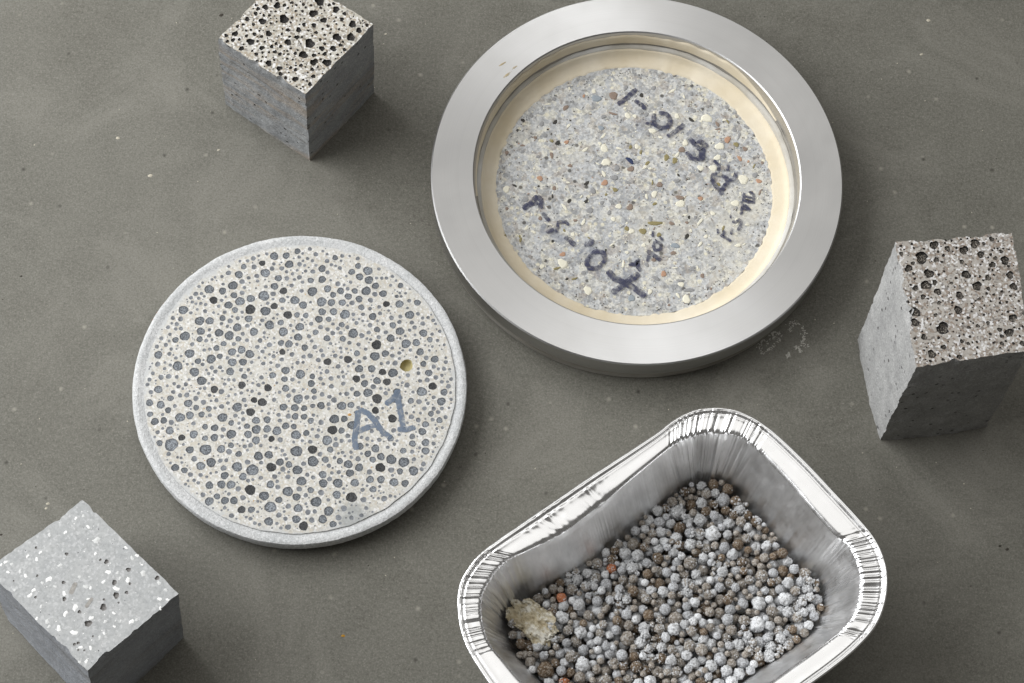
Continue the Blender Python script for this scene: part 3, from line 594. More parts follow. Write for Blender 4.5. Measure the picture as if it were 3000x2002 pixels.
# cream fillet from the mortar up to the bore, climbing higher on the far-left side
off = Vector((cR[0] - cM[0], cR[1] - cM[1]))
vs, fs = [], []; NA = 320; K = 16
for i in range(NA):
    a = 2 * math.pi * i / NA; ca, sa = math.cos(a), math.sin(a)
    r0 = RM * (1 + 0.010 * noise.noise((ca * 7, sa * 7, 2)) + 0.022 * noise.noise((ca * 26, sa * 26, 5)))
    tl = max(0.0, math.cos(a - math.radians(118))) ** 1.5
    climb = 0.0016 + 0.0012 * tl + 0.0005 * noise.noise((ca * 3, sa * 3, 4)) + 0.0002 * noise.noise((ca * 14, sa * 14, 7))
    r1 = lip - 0.0025
    e1 = Vector((r1 * ca, r1 * sa)) + off; e0 = Vector((r0 * ca, r0 * sa))
    for k in range(K):
        t = k / (K - 1); s = t ** 0.75
        p = e0.lerp(e1, min(1, s * 1.0)); zz = zM + 0.0001 + climb * (t ** 2.6) + 0.0004 * math.sin(math.pi * min(1, t * 1.4)) * (0.5 + 0.5 * noise.noise((ca * 4, sa * 4, 8)))
        if k == 0: zz = zM - 0.0003
        vs.append((p.x, p.y, zz))
    vs.append((e1.x + 0.0006 * ca, e1.y + 0.0006 * sa, zM + climb + 0.0001))
K += 1
for i in range(NA):
    j = (i + 1) % NA
    for k in range(K - 1): fs.append((i * K + k, i * K + k + 1, j * K + k + 1, j * K + k))
o = mesh_obj('cream_fillet', vs, fs, CREAM, mort)
# pale film left on the bore above the fillet, all the way round
def film(name, a0, a1, n, zlo, hfun, rlo, rhi, mat):
    vs, fs = [], []; z_top = hR - 0.0009
    for i in range(n + 1):
        a = math.radians(a0 + (a1 - a0) * i / n); ca, sa = math.cos(a), math.sin(a); ht = hfun(ca, sa, i / n)
        for t, dr in ((0, 0), (0.35, -0.00012), (0.75, -0.00012), (1.0, 0.0), (1.0, 0.0009)):
            r = rlo + (rhi - rlo) * t + dr; r += 0.00012 * noise.noise((ca * 9, sa * 9, t * 2)); vs.append((r * ca + off.x, r * sa + off.y, zlo + ht * t))
    for i in range(n):
        for k in range(4): fs.append((i * 5 + k, i * 5 + 5 + k, i * 5 + 6 + k, i * 5 + 1 + k))
    return mesh_obj(name, vs, fs, mat, mort)
film('slurry_film', 0, 360, 300, zM + 0.0006, lambda c_, s_, u: 0.0029 + 0.0007 * noise.noise((c_ * 3, s_ * 3, 21)) + 0.0005 * noise.noise((c_ * 12, s_ * 12, 23)), lip - 0.00235, lip - 0.0019, FILM)
film('slurry_residue', 30, 190, 140, hR - 0.00495, lambda c_, s_, u: min(0.0042, max(0.0002, (0.0034 + 0.0009 * noise.noise((c_ * 4, s_ * 4, 31)) + 0.0007 * noise.noise((c_ * 15, s_ * 15, 33))) * min(1, u * 7, (1 - u) * 4))), lip - 0.0010, lip - 0.0004, CREAM)
# stone grains exposed in the mortar
GC = {'c': lin(224, 220, 202), 'b': lin(138, 122, 110), 'g': lin(146, 146, 146), 'k': lin(62, 60, 56), 'o': lin(176, 140, 116), 'u': lin(146, 154, 160), 'n': lin(52, 62, 92), 'v': lin(140, 130, 92)}
GM = {k: plain('stone_' + k, v_, 0.7, 0.15) for k, v_ in GC.items()}
def grain_mesh(key, k):
    n = 9; vs = []; ph = k * 2.1
    for rr, zz in ((1.0, 0.0), (0.72, 0.10)):
        for i in range(n):
            t = 2 * math.pi * i / n; r = rr * (1 + 0.14 * math.sin(2 * t + ph) + 0.13 * math.sin(3 * t + 1.7 * ph)); vs.append((r * math.cos(t), r * math.sin(t), zz))
    vs.append((0, 0, 0.12)); fs = [(i, (i + 1) % n, n + (i + 1) % n, n + i) for i in range(n)] + [(n + i, n + (i + 1) % n, 2 * n) for i in range(n)]
    me = bpy.data.meshes.new('stone_grain'); me.from_pydata(vs, [], fs); me.update(); me.materials.append(GM[key]); return me
GMESH = {(k, i): grain_mesh(k, i) for k in GC for i in range(4)}
G1 = [(545,470,42,'c'),(625,475,28,'c'),(1110,475,36,'c'),(1450,500,68,'c'),(275,845,55,'c'),(295,1005,58,'c'),(830,640,48,'c',1.7,0),(1205,780,42,'c'),(1600,820,58,'c'),(1575,950,45,'c'),(1380,1070,42,'c'),(1525,1070,50,'c'),(1870,1200,68,'c'),(1780,1475,50,'c'),(380,240,60,'b'),(185,270,60,'u',1.8,0),(265,480,32,'g'),(240,610,40,'u'),(1690,745,46,'o'),(1890,850,34,'b'),(1830,960,34,'o',1.5,-50),(1930,995,18,'o'),(695,890,26,'v',1.6,85),(990,950,42,'v',1.4,65),(1085,985,42,'v',1.3,60),(570,985,46,'n',1.9,-38),(770,1015,30,'v',1.6,55),(580,1080,44,'b'),(420,1070,42,'g'),(280,1240,44,'o'),(145,1330,42,'g'),(400,1320,34,'v'),(295,1375,20,'v'),(910,1260,40,'b'),(1110,1215,36,'g',2.4,20),(1145,1410,44,'b',2.6,0),(1380,1420,32,'o'),(570,1520,44,'b'),(440,1510,40,'c'),(1150,1480,58,'c'),(850,1370,44,'c'),(390,1180,44,'g'),(1790,800,36,'v'),(2005,1150,38,'g'),(1910,600,26,'g',1.8,-30),(1770,630,36,'g',1.6,-55),(1290,405,40,'g',1.7,-45),(840,150,32,'g'),(1275,215,28,'g'),(1680,375,28,'g'),(1165,860,44,'b'),(1655,930,30,'g',2,88),(2090,1010,22,'b'),(2050,1220,36,'o')]
G2 = [(1435,365,48,'b',1.3,90),(970,380,46,'g'),(1720,528,55,'v',3.4,0),(1910,530,32,'b',1.4,-35),(1295,325,40,'c'),(2000,320,62,'c'),(1395,590,32,'v'),(1580,620,46,'v'),(1450,620,38,'c'),(1930,870,34,'b'),(1950,785,48,'u',1.5,0),(1820,1110,40,'o'),(660,885,36,'o'),(2150,1050,36,'g'),(2010,1187,34,'g',2.6,0),(2110,1295,44,'g',2.4,8),(1730,1160,40,'g',1.7,-20),(2020,1230,38,'c'),(2080,1400,58,'c'),(1450,1390,46,'u'),(660,990,66,'c'),(950,1300,58,'c'),(935,70,32,'k',2.2,50),(930,275,28,'k',1.6,35),(1005,150,40,'g'),(1145,60,42,'b'),(1770,90,40,'b'),(20,360,24,'b'),(165,680,18,'v'),(2085,680,34,'k',1.9,55),(2110,460,22,'k'),(2085,520,22,'b'),(1240,480,32,'c')]
G3 = [(850,535,38,'b',1.4,55),(730,700,32,'k',2.0,62),(645,785,14,'k'),(575,720,34,'g'),(860,930,32,'o'),(690,1080,34,'b',2,92),(175,1050,28,'b'),(360,680,28,'k'),(195,735,18,'b'),(555,1345,38,'o'),(170,1470,48,'c'),(720,435,26,'g'),(1060,400,22,'o'),(300,795,20,'k'),(540,1435,16,'k'),(720,1460,30,'b'),(930,465,20,'g')]
gl = [(1700 + t[0] / 3.92, 220 + t[1] / 3.92, t[2] / 3.92, *t[3:]) for t in G1] + [(1480 + t[0] / 3.92, 520 + t[1] / 3.92, t[2] / 3.92, *t[3:]) for t in G2] + [(1440 + t[0] / 3.92, 180 + t[1] / 3.92, t[2] / 3.92, *t[3:]) for t in G3] + [(2169, 816, 6, 'b'), (1480, 690, 4, 'v')]
placed = []
def put_grain(X, r, key, e, a):
    o = bpy.data.objects.new('stone_grain', GMESH[(key, random.randrange(4))]); col.objects.link(o); o.parent = mort
    o.location = (X[0] - oM[0], X[1] - oM[1], zM + 0.00008); o.scale = (r * math.sqrt(e), r / math.sqrt(e), r); o.rotation_euler = (0, 0, a); placed.append((X[0], X[1], r))
for t in gl:
    X = at(t[0], t[1], zM); e = t[4] if len(t) > 4 else random.uniform(1, 1.25); a = math.radians(t[5]) if len(t) > 5 else random.uniform(0, 3)
    if any(math.hypot(X[0] - b[0], X[1] - b[1]) < 0.5 * (b[2] + t[2] * 1e-4) for b in placed): continue
    put_grain(X, t[2] * 1e-4 * 0.9, t[3], e, a)
nd = len(placed)
while len(placed) < nd + 170:
    a = random.uniform(0, 6.28); rr = RM * 0.96 * math.sqrt(random.random()); X = (oM[0] + rr * math.cos(a), oM[1] + rr * math.sin(a)); r = random.uniform(3.0, 8.0) * 1e-4
    if all(math.hypot(X[0] - b[0], X[1] - b[1]) > 0.9 * r + b[2] for b in placed): put_grain(X, r, random.choice('ccccccggggbkv'), random.choice((1, 1.3, 1.8, 2.4, 3.0)), random.uniform(0, 3))
for key, n in (('g', 750), ('k', 330), ('c', 760), ('b', 260), ('o', 16)):
    it = []
    for _ in range(n):
        a = random.uniform(0, 6.28); rr = RM * 0.985 * math.sqrt(random.random()) if key not in 'gk' or random.random() < 0.7 else RM * random.uniform(0.93, 0.995)
        it.append((rr * math.cos(a), rr * math.sin(a), random.uniform(0.9, 2.5) * 1e-4, random.choice((1, 1.2, 1.5, 1.9)), random.uniform(0, 3)))
    specks('mortar_grit', it, GM[key], mort, zM + 0.00011)
zt = zM + 0.00026
W1 = lambda x, y: at(1700 + x / 3.92, 220 + y / 3.92, zM)
W2 = lambda x, y: at(1480 + x / 3.92, 520 + y / 3.92, zM)
W3 = lambda x, y: at(2000 + x / 5.227, 440 + y / 5.227, zM)
k = 1 / 3.92e4
ribbon([(52 * k, [(430, 345), (540, 265), (645, 165)]), (50 * k, [(625, 295), (690, 340), (750, 395)]),
        (46 * k, [(845, 445), (840, 530), (860, 580), (920, 612), (1040, 600)]), (40 * k, [(745, 562), (850, 568)]), (50 * k, [(900, 440), (980, 450), (1030, 500), (1030, 570), (990, 585)]),
        (52 * k, [(1000, 715), (1090, 655), (1190, 575)]),
        (56 * k, [(1250, 735), (1320, 805), (1385, 770), (1465, 835)]), (70 * k, [(1340, 830), (1400, 850), (1395, 950), (1340, 980)]), (52 * k, [(1215, 890), (1270, 960), (1350, 985)]),
        (34 * k, [(1530, 985), (1590, 1050), (1595, 1115)]), (48 * k, [(1515, 1230), (1525, 1150), (1590, 1150), (1680, 1190), (1690, 1250), (1640, 1300), (1610, 1385)]), (46 * k, [(1515, 1220), (1560, 1290), (1610, 1330)]),
        (44 * k, [(1700, 1215), (1765, 1210), (1795, 1110)]), (34 * k, [(1700, 1035), (1690, 1110)])], zt, W1, 0.001, oM, mort, INK_NAVY)['label'] = 'navy marker characters along the upper right of the mortar'
k = 1 / 5.227e4
ribbon([(46 * k, [(940, 660), (930, 780), (1000, 800), (1085, 805), (1085, 690), (1010, 640)]), (44 * k, [(960, 720), (1060, 740)]), (44 * k, [(900, 790), (915, 870), (890, 1000)]), (60 * k, [(890, 890), (970, 900), (1040, 930)]), (50 * k, [(925, 840), (1010, 900)]),
        (26 * k, [(725, 985), (735, 1055)]), (44 * k, [(755, 1100), (810, 1115), (865, 1070), (895, 1095), (885, 1180), (835, 1235)]), (36 * k, [(757, 1200), (740, 1300)]),
        (32 * k, [(530, 1215), (545, 1290)]), (42 * k, [(615, 1235), (640, 1290), (585, 1315), (650, 1350), (740, 1405)])], zt, W3, 0.001, oM, mort, INK_NAVY)['label'] = 'small marker text P-S-4b at the right of the mortar'
k = 1 / 3.92e4
ribbon([(60 * k, [(200, 365), (290, 310), (370, 215)]), (50 * k, [(375, 210), (415, 280), (405, 365)]), (60 * k, [(300, 285), (370, 320)]), (44 * k, [(425, 415), (510, 510)]),
        (36 * k, [(735, 555), (690, 515), (610, 520), (600, 600), (590, 640)]), (44 * k, [(470, 640), (560, 600)]), (56 * k, [(680, 690), (730, 715), (800, 790)]), (54 * k, [(905, 785), (980, 765), (1000, 715)]),
        (50 * k, [(960, 930), (1040, 850), (1130, 870), (1145, 960), (1070, 1045), (970, 1055), (930, 990), (960, 920)]), (66 * k, [(1175, 1075), (1250, 1165), (1370, 1215), (1470, 1270), (1610, 1375)]), (66 * k, [(1225, 1335), (1330, 1260), (1420, 1190), (1540, 1110)])], zt, W2, 0.001, oM, mort, INK_NAVY)['label'] = 'navy marker characters along the lower left of the mortar'
ribbon([(190 * k, [(850, 850), (960, 900), (1080, 980)]), (120 * k, [(420, 560), (560, 660), (700, 740)]), (120 * k, [(1040, 1100), (1100, 1080)]), (150 * k, [(1330, 1130), (1520, 1150)])], zt - 0.00008, W2, 0.001, oM, mort, INK_SMEAR, 'ink_smear')
ribbon([(130 * k, [(640, 590), (800, 560), (1000, 620)]), (150 * k, [(1300, 850), (1380, 930)]), (90 * k, [(1230, 660), (1400, 760)])], zt - 0.00008, W1, 0.001, oM, mort, INK_SMEAR, 'ink_smear')
ribbon([(44 * k, [(1415, 1000), (1490, 1005), (1530, 950), (1520, 1030), (1560, 1080)]), (40 * k, [(1635, 975), (1655, 890)]), (46 * k, [(1630, 845), (1720, 910), (1790, 960)]), (34 * k, [(1700, 770), (1740, 740), (1790, 775), (1785, 835), (1720, 845), (1695, 770)]), (30 * k, [(1690, 690), (1700, 620)]), (30 * k, [(1765, 680), (1810, 730)])], zt, W2, 0.001, oM, mort, INK_NAVY)['label'] = 'small marker text 2-10 near the bottom of the mortar'
# rust-brown smears on the ring's flange
X = at(1495, 205, hR + 0.00003); sm_ = []
for (x, y, e, a) in ((1490, 215, 3.2, 40), (1508, 198, 3.0, 42), (1472, 188, 3.4, 40), (1484, 222, 2.4, 38)):
    P = at(x, y, hR); sm_.append((P[0] - cR[0], P[1] - cR[1], 0.0006, e ** 0.5 * 1.2, math.radians(a)))
specks('cream_smear', sm_, ink('tan_smear', lin(176, 160, 120), 0.75), ring, hR + 0.00003)

# ------------------------------------------------------------------ foil tray
hT = 0.034
outer = [(50,1090),(52,1010),(75,930),(150,825),(250,745),(400,640),(560,530),(750,400),(950,270),(1100,170),(1200,95),(1300,50),(1400,38),(1500,50),(1600,92),(1700,162),(1850,302),(2000,458),(2150,618),(2240,730),(2290,845),(2303,950),(2288,1065),(2240,1180),(2150,1285),(2020,1395),(1800,1555),(1560,1730),(1300,1920),(1150,2010),(1000,2060),(850,2060),(720,2010),(600,1920),(480,1800),(330,1630),(215,1486),(110,1320),(65,1200)]
inner = [(163,1085),(170,1020),(205,945),(285,845),(420,775),(600,680),(730,583),(860,482),(1020,350),(1180,222),(1250,185),(1330,163),(1400,158),(1520,172),(1610,232),(1700,322),(1820,450),(1920,570),(2030,690),(2100,745),(2145,820),(2170,930),(2152,1075),(2085,1185),(1955,1290),(1800,1402),(1600,1545),(1400,1690),(1200,1830),(1080,1900),(980,1930),(860,1925),(780,1890),(690,1800),(560,1640),(390,1486),(290,1372),(205,1262),(170,1150)]
z6 = lambda p: (1320 + p[0] / 1.8077, 1180 + p[1] / 1.8077)
NT = 1440
def closed(pts, zz):
    P = np.array([at(*z6(p), zz)[:2] for p in pts]); n = len(P); S = []
    for i in range(n):
        p0, p1, p2, p3 = P[i - 1], P[i], P[(i + 1) % n], P[(i + 2) % n]
        for t in np.linspace(0, 1, 24, endpoint=False):
            S.append(0.5 * ((2 * p1) + (-p0 + p2) * t + (2 * p0 - 5 * p1 + 4 * p2 - p3) * t * t + (-p0 + 3 * p1 - 3 * p2 + p3) * t ** 3))
    return np.array(S)
SO, SI = closed(outer, hT), closed(inner, hT)
cT = SI.mean(0)
def byangle(S, n):
    d = S - cT; a = np.unwrap(np.arctan2(d[:, 1], d[:, 0]))
    if a[-1] < a[0]: S = S[::-1]; a = a[::-1]
    a = np.mod(np.arctan2(S[:, 1] - cT[1], S[:, 0] - cT[0]), 2 * np.pi); o_ = np.argsort(a); a = a[o_]; R = np.hypot(*(S[o_] - cT).T)
    g = np.linspace(0, 2 * np.pi, n, endpoint=False)
    return g, np.interp(g, np.concatenate([a - 2 * np.pi, a, a + 2 * np.pi]), np.concatenate([R, R, R]))
# denser sampling by arc length: use angle list proportional to outline length
ga, _ = byangle(SO, NT); _, RO_ = byangle(SO, NT); _, RI_ = byangle(SI, NT)
PO = cT + np.stack([RO_ * np.cos(ga), RO_ * np.sin(ga)], 1); seg = np.hypot(*(np.roll(PO, -1, 0) - PO).T); cum = np.concatenate([[0], np.cumsum(seg)])
tt = np.linspace(0, cum[-1], NT, endpoint=False); ga2 = np.interp(tt, cum, np.append(ga, 2 * np.pi))
fo = lambda R: np.interp(ga2, np.append(ga, 2 * np.pi), np.append(R, R[0]))
RO2, RI2 = fo(RO_), fo(RI_)
U = np.stack([np.cos(ga2), np.sin(ga2)], 1); PO = cT + U * RO2[:, None]; PI_ = cT + U * RI2[:, None]
tan = np.roll(PO, -1, 0) - np.roll(PO, 1, 0); tan /= np.hypot(*tan.T)[:, None]
ang = np.unwrap(np.arctan2(tan[:, 1], tan[:, 0])); curv = np.abs(np.roll(ang, -6) - np.roll(ang, 6)); curv = np.minimum(curv, 2 * np.pi - curv)
ker = np.ones(25) / 25; curv = np.convolve(np.concatenate([curv[-25:], curv, curv[:25]]), ker, 'same')[25:-25]
crimp = np.clip((curv - 0.037) / 0.08, 0, 1)          # 1 in the corners, 0 along the sides
arc = tt
def nz(x, y, s=0.0): return noise.noise((x, y, s))
pleat = np.array([nz(a * 520, 0.3, 1) + 0.7 * nz(a * 1300, 4.1, 2) for a in arc]); crease = np.array([max(0.0, 1 - 7 * abs(nz(a * 330, 8.3, 1))) + 0.7 * max(0.0, 1 - 6 * abs(nz(a * 610, 2.3, 4))) for a in arc]); side = np.array([nz(a * 160, 1.7, 3) + 0.5 * nz(a * 420, 2.2, 4) + 0.35 * nz(a * 1300, 6.2, 5) for a in arc])
nrm = -U.copy()
# inward normal of the outline
nn = np.stack([-tan[:, 1], tan[:, 0]], 1)
base_in = 0.0125
PB = PI_ + nn * base_in
tray = thing('foil_tray', 'crimped aluminium foil tray filled with grey pellets, running off the lower frame edge', 'foil tray', (float(cT[0]), float(cT[1]), 0))
def strip(name, rows, mat, close=True, smooth=True):
    n = len(rows); vs = []; fs = []
    for r in rows: vs += [(x - cT[0], y - cT[1], zz) for x, y, zz in r]
    for k_ in range(n - 1):
        for i in range(NT):
            j = (i + 1) % NT; fs.append((k_ * NT + i, k_ * NT + j, (k_ + 1) * NT + j, (k_ + 1) * NT + i))
    o = mesh_obj(name, vs, fs, mat, tray, smooth); return o
dent_c = np.array(at(*z6((760, 510)), hT)[:2]); dent_d = np.array(at(*z6((520, 640)), hT)[:2])
rows = []
fl_prof = [(0.0, 0.0004), (0.05, 0.0005), (0.10, 0.0001), (0.15, -0.0003), (0.20, 0.0001), (0.25, 0.0002), (0.30, 0.0), (0.5, 0.0), (0.65, 0.00005), (0.8, 0.0), (0.92, -0.0002), (1.0, -0.0009)]
for t, dz in fl_prof:
    P = PO * (1 - t) + PI_ * t; r = []
    for i in range(NT):
        wgt = crimp[i]
        q = (0.00014 * pleat[i] - 0.00060 * crease[i]) * wgt * min(1, t * 3 + 0.2) + 0.00005 * nz(arc[i] * 160, 1.7, 3) + 0.0004 * nz(arc[i] * 14, 0.2, 6) * (0.25 + 0.5 * (1 - wgt))
        d1 = math.exp(-(((P[i] - dent_c) ** 2).sum()) / 0.0050 ** 2); d2 = math.exp(-(((P[i] - dent_d) ** 2).sum()) / 0.0070 ** 2)
        q -= 0.0009 * d1 * t + 0.0006 * d2 * t; q += 0.00035 * (d1 + d2) * nz(P[i][0] * 700, P[i][1] * 700, 7)
        x, y = P[i] + nn[i] * (0.0003 * wgt * pleat[(i * 3) % NT] * t)
        r.append((x, y, hT + dz + q))
    rows.append(r)
flange_last = rows[-1]
o = strip('flange', rows, FOIL)
# rolled outer bead
rows = []
for k_ in range(9):
    a = 2 * math.pi * k_ / 8; rr = 0.00048
    rows.append([(PO[i][0] - nn[i][0] * (0.0002 + rr * math.cos(a)), PO[i][1] - nn[i][1] * (0.0002 + rr * math.cos(a)), hT + 0.0000 + rr * math.sin(a) + 0.0004 * nz(arc[i] * 14, 0.2, 6) * (0.25 + 0.5 * (1 - crimp[i])) + 0.00018 * crimp[i] * pleat[(i + 5) % NT]) for i in range(NT)])
strip('rolled_rim', rows, FOIL)
# walls with pleats that grow towards the base
rows = [flange_last]; KW = 22
def wall_pt(i, t, relief=1.0):
    P = PI_[i] * (1 - t) + PB[i] * t
    amp = (0.00030 + 0.00055 * crimp[i]) * math.sin(math.pi * min(1, t * 0.9 + 0.06)) * relief
    q = amp * (pleat[i] * (0.35 + 0.65 * crimp[i]) + 0.5 * side[i]) + relief * 0.0007 * nz(arc[i] * 60, t * 3, 9) * math.sin(math.pi * t)
    return P + nn[i] * q
for k_ in range(1, KW + 1):
    t = k_ / KW; zz = hT - 0.0009 - (hT - 0.0009 - 0.0012) * t
    rows.append([(*wall_pt(i, t), zz) for i in range(NT)])
o = strip('wall', rows, FOIL_WALL)
lastw = rows[-1]; cB = PB.mean(0)
rows = [lastw] + [[(lastw[i][0] * (1 - s) + cB[0] * s, lastw[i][1] * (1 - s) + cB[1] * s, 0.0009 + 0.0001 * (s < 0.9)) for i in range(NT)] for s in (0.04, 0.5, 0.999)]
strip('base', rows, FOIL_WALL)

# ------------------------------------------------------------------ pellets in the tray
# container: distance inside the wall at height z
th = np.linspace(0, 2 * np.pi, 361)
def radial(P):
    a = np.mod(np.arctan2(P[:, 1] - cT[1], P[:, 0] - cT[0]), 2 * np.pi); o_ = np.argsort(a); R = np.hypot(*(P - cT).T)[o_]; a = a[o_]
    return np.interp(th, np.concatenate([a - 2 * np.pi, a, a + 2 * np.pi]), np.concatenate([R, R, R]))
RTOP, RBOT = radial(PI_), radial(PB)
def wall_r(a, zz):
    t = np.clip((hT - zz) / (hT - 0.001), 0, 1); return np.interp(a, th, RTOP) * (1 - t) + np.interp(a, th, RBOT) * t
NP = 2600; X = np.zeros((NP, 4)); cnt = 0
ymax = at(1800, 2110, 0.012)[1]
def rest(cx_, cy_, r):
    """resting heights of spheres of radius r dropped at cx, cy"""
    zz = np.full(len(cx_), 0.0012 + r)
    if cnt:
        Y = X[:cnt]; D2 = (cx_[:, None] - Y[None, :, 0]) ** 2 + (cy_[:, None] - Y[None, :, 1]) ** 2; S = (r + Y[None, :, 3]) * 0.97
        h2 = S * S - D2; zt_ = np.where(h2 > 0, Y[None, :, 2] + np.sqrt(np.maximum(h2, 0)), -1); zz = np.maximum(zz, zt_.max(1))
    return zz
ZTOP = 0.0150
lump_xy = at(*z6((440, 1185)), 0.014); lump_big = []
def drop(r, tries=36, top=ZTOP, zone=None):
    global cnt
    a = rng.uniform(0, 2 * np.pi, tries); rad_ = np.sqrt(rng.uniform(0, 1, tries)) * np.interp(a, th, RTOP); x = cT[0] + rad_ * np.cos(a); y = cT[1] + rad_ * np.sin(a)
    if zone is not None: x = zone[0] + rng.normal(0, 0.0015, tries); y = zone[1] + rng.normal(0, 0.0015, tries); a = np.mod(np.arctan2(y - cT[1], x - cT[0]), 2 * np.pi); rad_ = np.hypot(x - cT[0], y - cT[1])
    zz = rest(x, y, r); ok = (rad_ + r * 1.02 < wall_r(a, zz)) & (y > ymax - 0.004) & (zz < top + 0.0022)
    if not ok.any(): return False
    zz = np.where(ok, zz + 0.0007 * rng.uniform(0, 1, tries), 9); k_ = zz.argmin(); X[cnt] = (x[k_], y[k_], rest(x[k_:k_ + 1], y[k_:k_ + 1], r)[0], r); cnt += 1; return True
fails = 0
while cnt < NP - 1 and fails < 60:
    u = rng.uniform(); r = (rng.uniform(0.00110, 0.00165) if u < 0.78 else (rng.uniform(0.00065, 0.0010) if u < 0.94 else rng.uniform(0.0017, 0.0022)))
    fails = 0 if drop(r) else fails + 1
PEL = X[:cnt].copy()
print('pellets', cnt, 'max z', PEL[:, 2].max())
# which pellets can be seen: a small depth buffer of the heap from where it was photographed
S_ = 0.5; W_, H_ = 1500, 1010; zb = np.full((H_, W_), 9.0); ib = np.full((H_, W_), -1)
pp, dd = pix(PEL[:, :3])
for i in range(cnt):
    rp = PEL[i, 3] * F / dd[i] * S_; x0, y0 = pp[i] * S_
    xa, xb, ya, yb = int(max(0, x0 - rp)), int(min(W_ - 1, x0 + rp)) + 1, int(max(0, y0 - rp)), int(min(H_ - 1, y0 + rp)) + 1
    if xa >= xb or ya >= yb: continue
    gy, gx = np.mgrid[ya:yb, xa:xb]; q = rp * rp - (gx - x0) ** 2 - (gy - y0) ** 2; dep = dd[i] - np.sqrt(np.maximum(q, 0)) / rp * PEL[i, 3]
    mk = (q > 0) & (dep < zb[ya:yb, xa:xb]); zb[ya:yb, xa:xb][mk] = dep[mk]; ib[ya:yb, xa:xb][mk] = i
vis = np.bincount(ib[ib >= 0].ravel(), minlength=cnt)
order = np.argsort(-vis)

def pellet_mat(name, c0, c1, crust, amount):
    m = N(name, 0.9, spec=0.2); rnd = m.rand()
    add = m.n('ShaderNodeVectorMath', operation='ADD'); cx = m.n('ShaderNodeCombineXYZ'); m.l(m.math('MULTIPLY', rnd, 53.0), cx.inputs[0]); m.l(m.co, add.inputs[0]); m.l(cx.outputs[0], add.inputs[1]); v_ = add.outputs[0]
    a = m.noise(1.6, 3, 0.7, v_); f = m.noise(9, 3, 0.75, v_); g_ = m.noise(3.2, 4, 0.75, v_)
    c = m.ramp(a, [(0.32, c0), (0.68, c1)])
    c = m.mix(m.ramp(g_, [(0.62 - amount * 0.34, 0.0), (0.72 - amount * 0.34, 0.9)]), c, crust)
    c = m.mix(m.ramp(f, [(0.30, 0.55), (0.46, 0.0)]), c, tuple(x * 0.4 for x in c0[:3]) + (1,))
    x = m.n('ShaderNodeHueSaturation'); m.l(c, x.inputs['Color']); m.l(m.math('ADD', m.math('MULTIPLY', rnd, 0.35), 0.82), x.inputs['Value'])
    m.base(x.outputs[0]).bump(m.mix(0.5, f, g_), 0.9, 0.0004); return m.m
KINDS = {
 'white': (pellet_mat('white_crusted_pellet', lin(158, 156, 154), lin(196, 197, 198), lin(232, 234, 236), 0.66), 'white-crusted pellet'),
 'pale': (pellet_mat('pale_grey_pellet', lin(146, 145, 145), lin(182, 183, 185), lin(212, 215, 219), 0.50), 'pale grey pellet'),
 'tan': (pellet_mat('grey_brown_pellet', lin(118, 108, 97), lin(154, 145, 134), lin(192, 189, 184), 0.42), 'grey-brown pellet'),
 'brown': (pellet_mat('rust_brown_pellet', lin(92, 76, 60), lin(126, 107, 86), lin(176, 168, 157), 0.36), 'rust-brown pellet'),
 'orange': (pellet_mat('orange_pellet', lin(176, 106, 74), lin(202, 134, 98), lin(216, 192, 170), 0.2), 'orange pellet')}
def pellet_mesh(kind, k):
    bm = bmesh.new(); bmesh.ops.create_icosphere(bm, subdivisions=4, radius=1.0)
    lum = {'white': 0.30, 'pale': 0.12, 'tan': 0.17, 'brown': 0.14, 'orange': 0.16}[kind]
    for v_ in bm.verts:
        p = v_.co.normalized(); s = k * 11.3 + len(kind)
        d = lum * noise.noise(p * 1.7 + Vector((s, 0, 0))) + lum * 0.55 * noise.noise(p * 4.2 + Vector((0, s, 0))) + 0.085 * noise.noise(p * 7 + Vector((0, 0, s)))
        v_.co = p * (1 + d)
    me = bpy.data.meshes.new('clay_pellet'); bm.to_mesh(me); bm.free(); me.polygons.foreach_set('use_smooth', [True] * len(me.polygons)); me.materials.append(KINDS[kind][0]); return me
PM = {(kd, k): pellet_mesh(kd, k) for kd in KINDS for k in range(4)}
def kind_of(i):
    u = rng.uniform() if PEL[i, 3] >= 0.00108 else 1.0
    # more bare brown ones toward the far corner and the right-hand wall
    p = z6p[i]; br = 0.13 + (0.14 if p[1] < 900 and (p[0] > 1500 or p[1] < 620) else 0)
    if u < br: return 'brown'
    u = rng.uniform()
    if PEL[i, 3] < 0.00108: return 'pale' if u < 0.2 else 'tan'
    return 'white' if u < 0.40 else ('pale' if u < 0.64 else 'tan')
z6p = np.stack([(pp[:, 0] - 1320) * 1.8077, (pp[:, 1] - 1180) * 1.8077], 1)
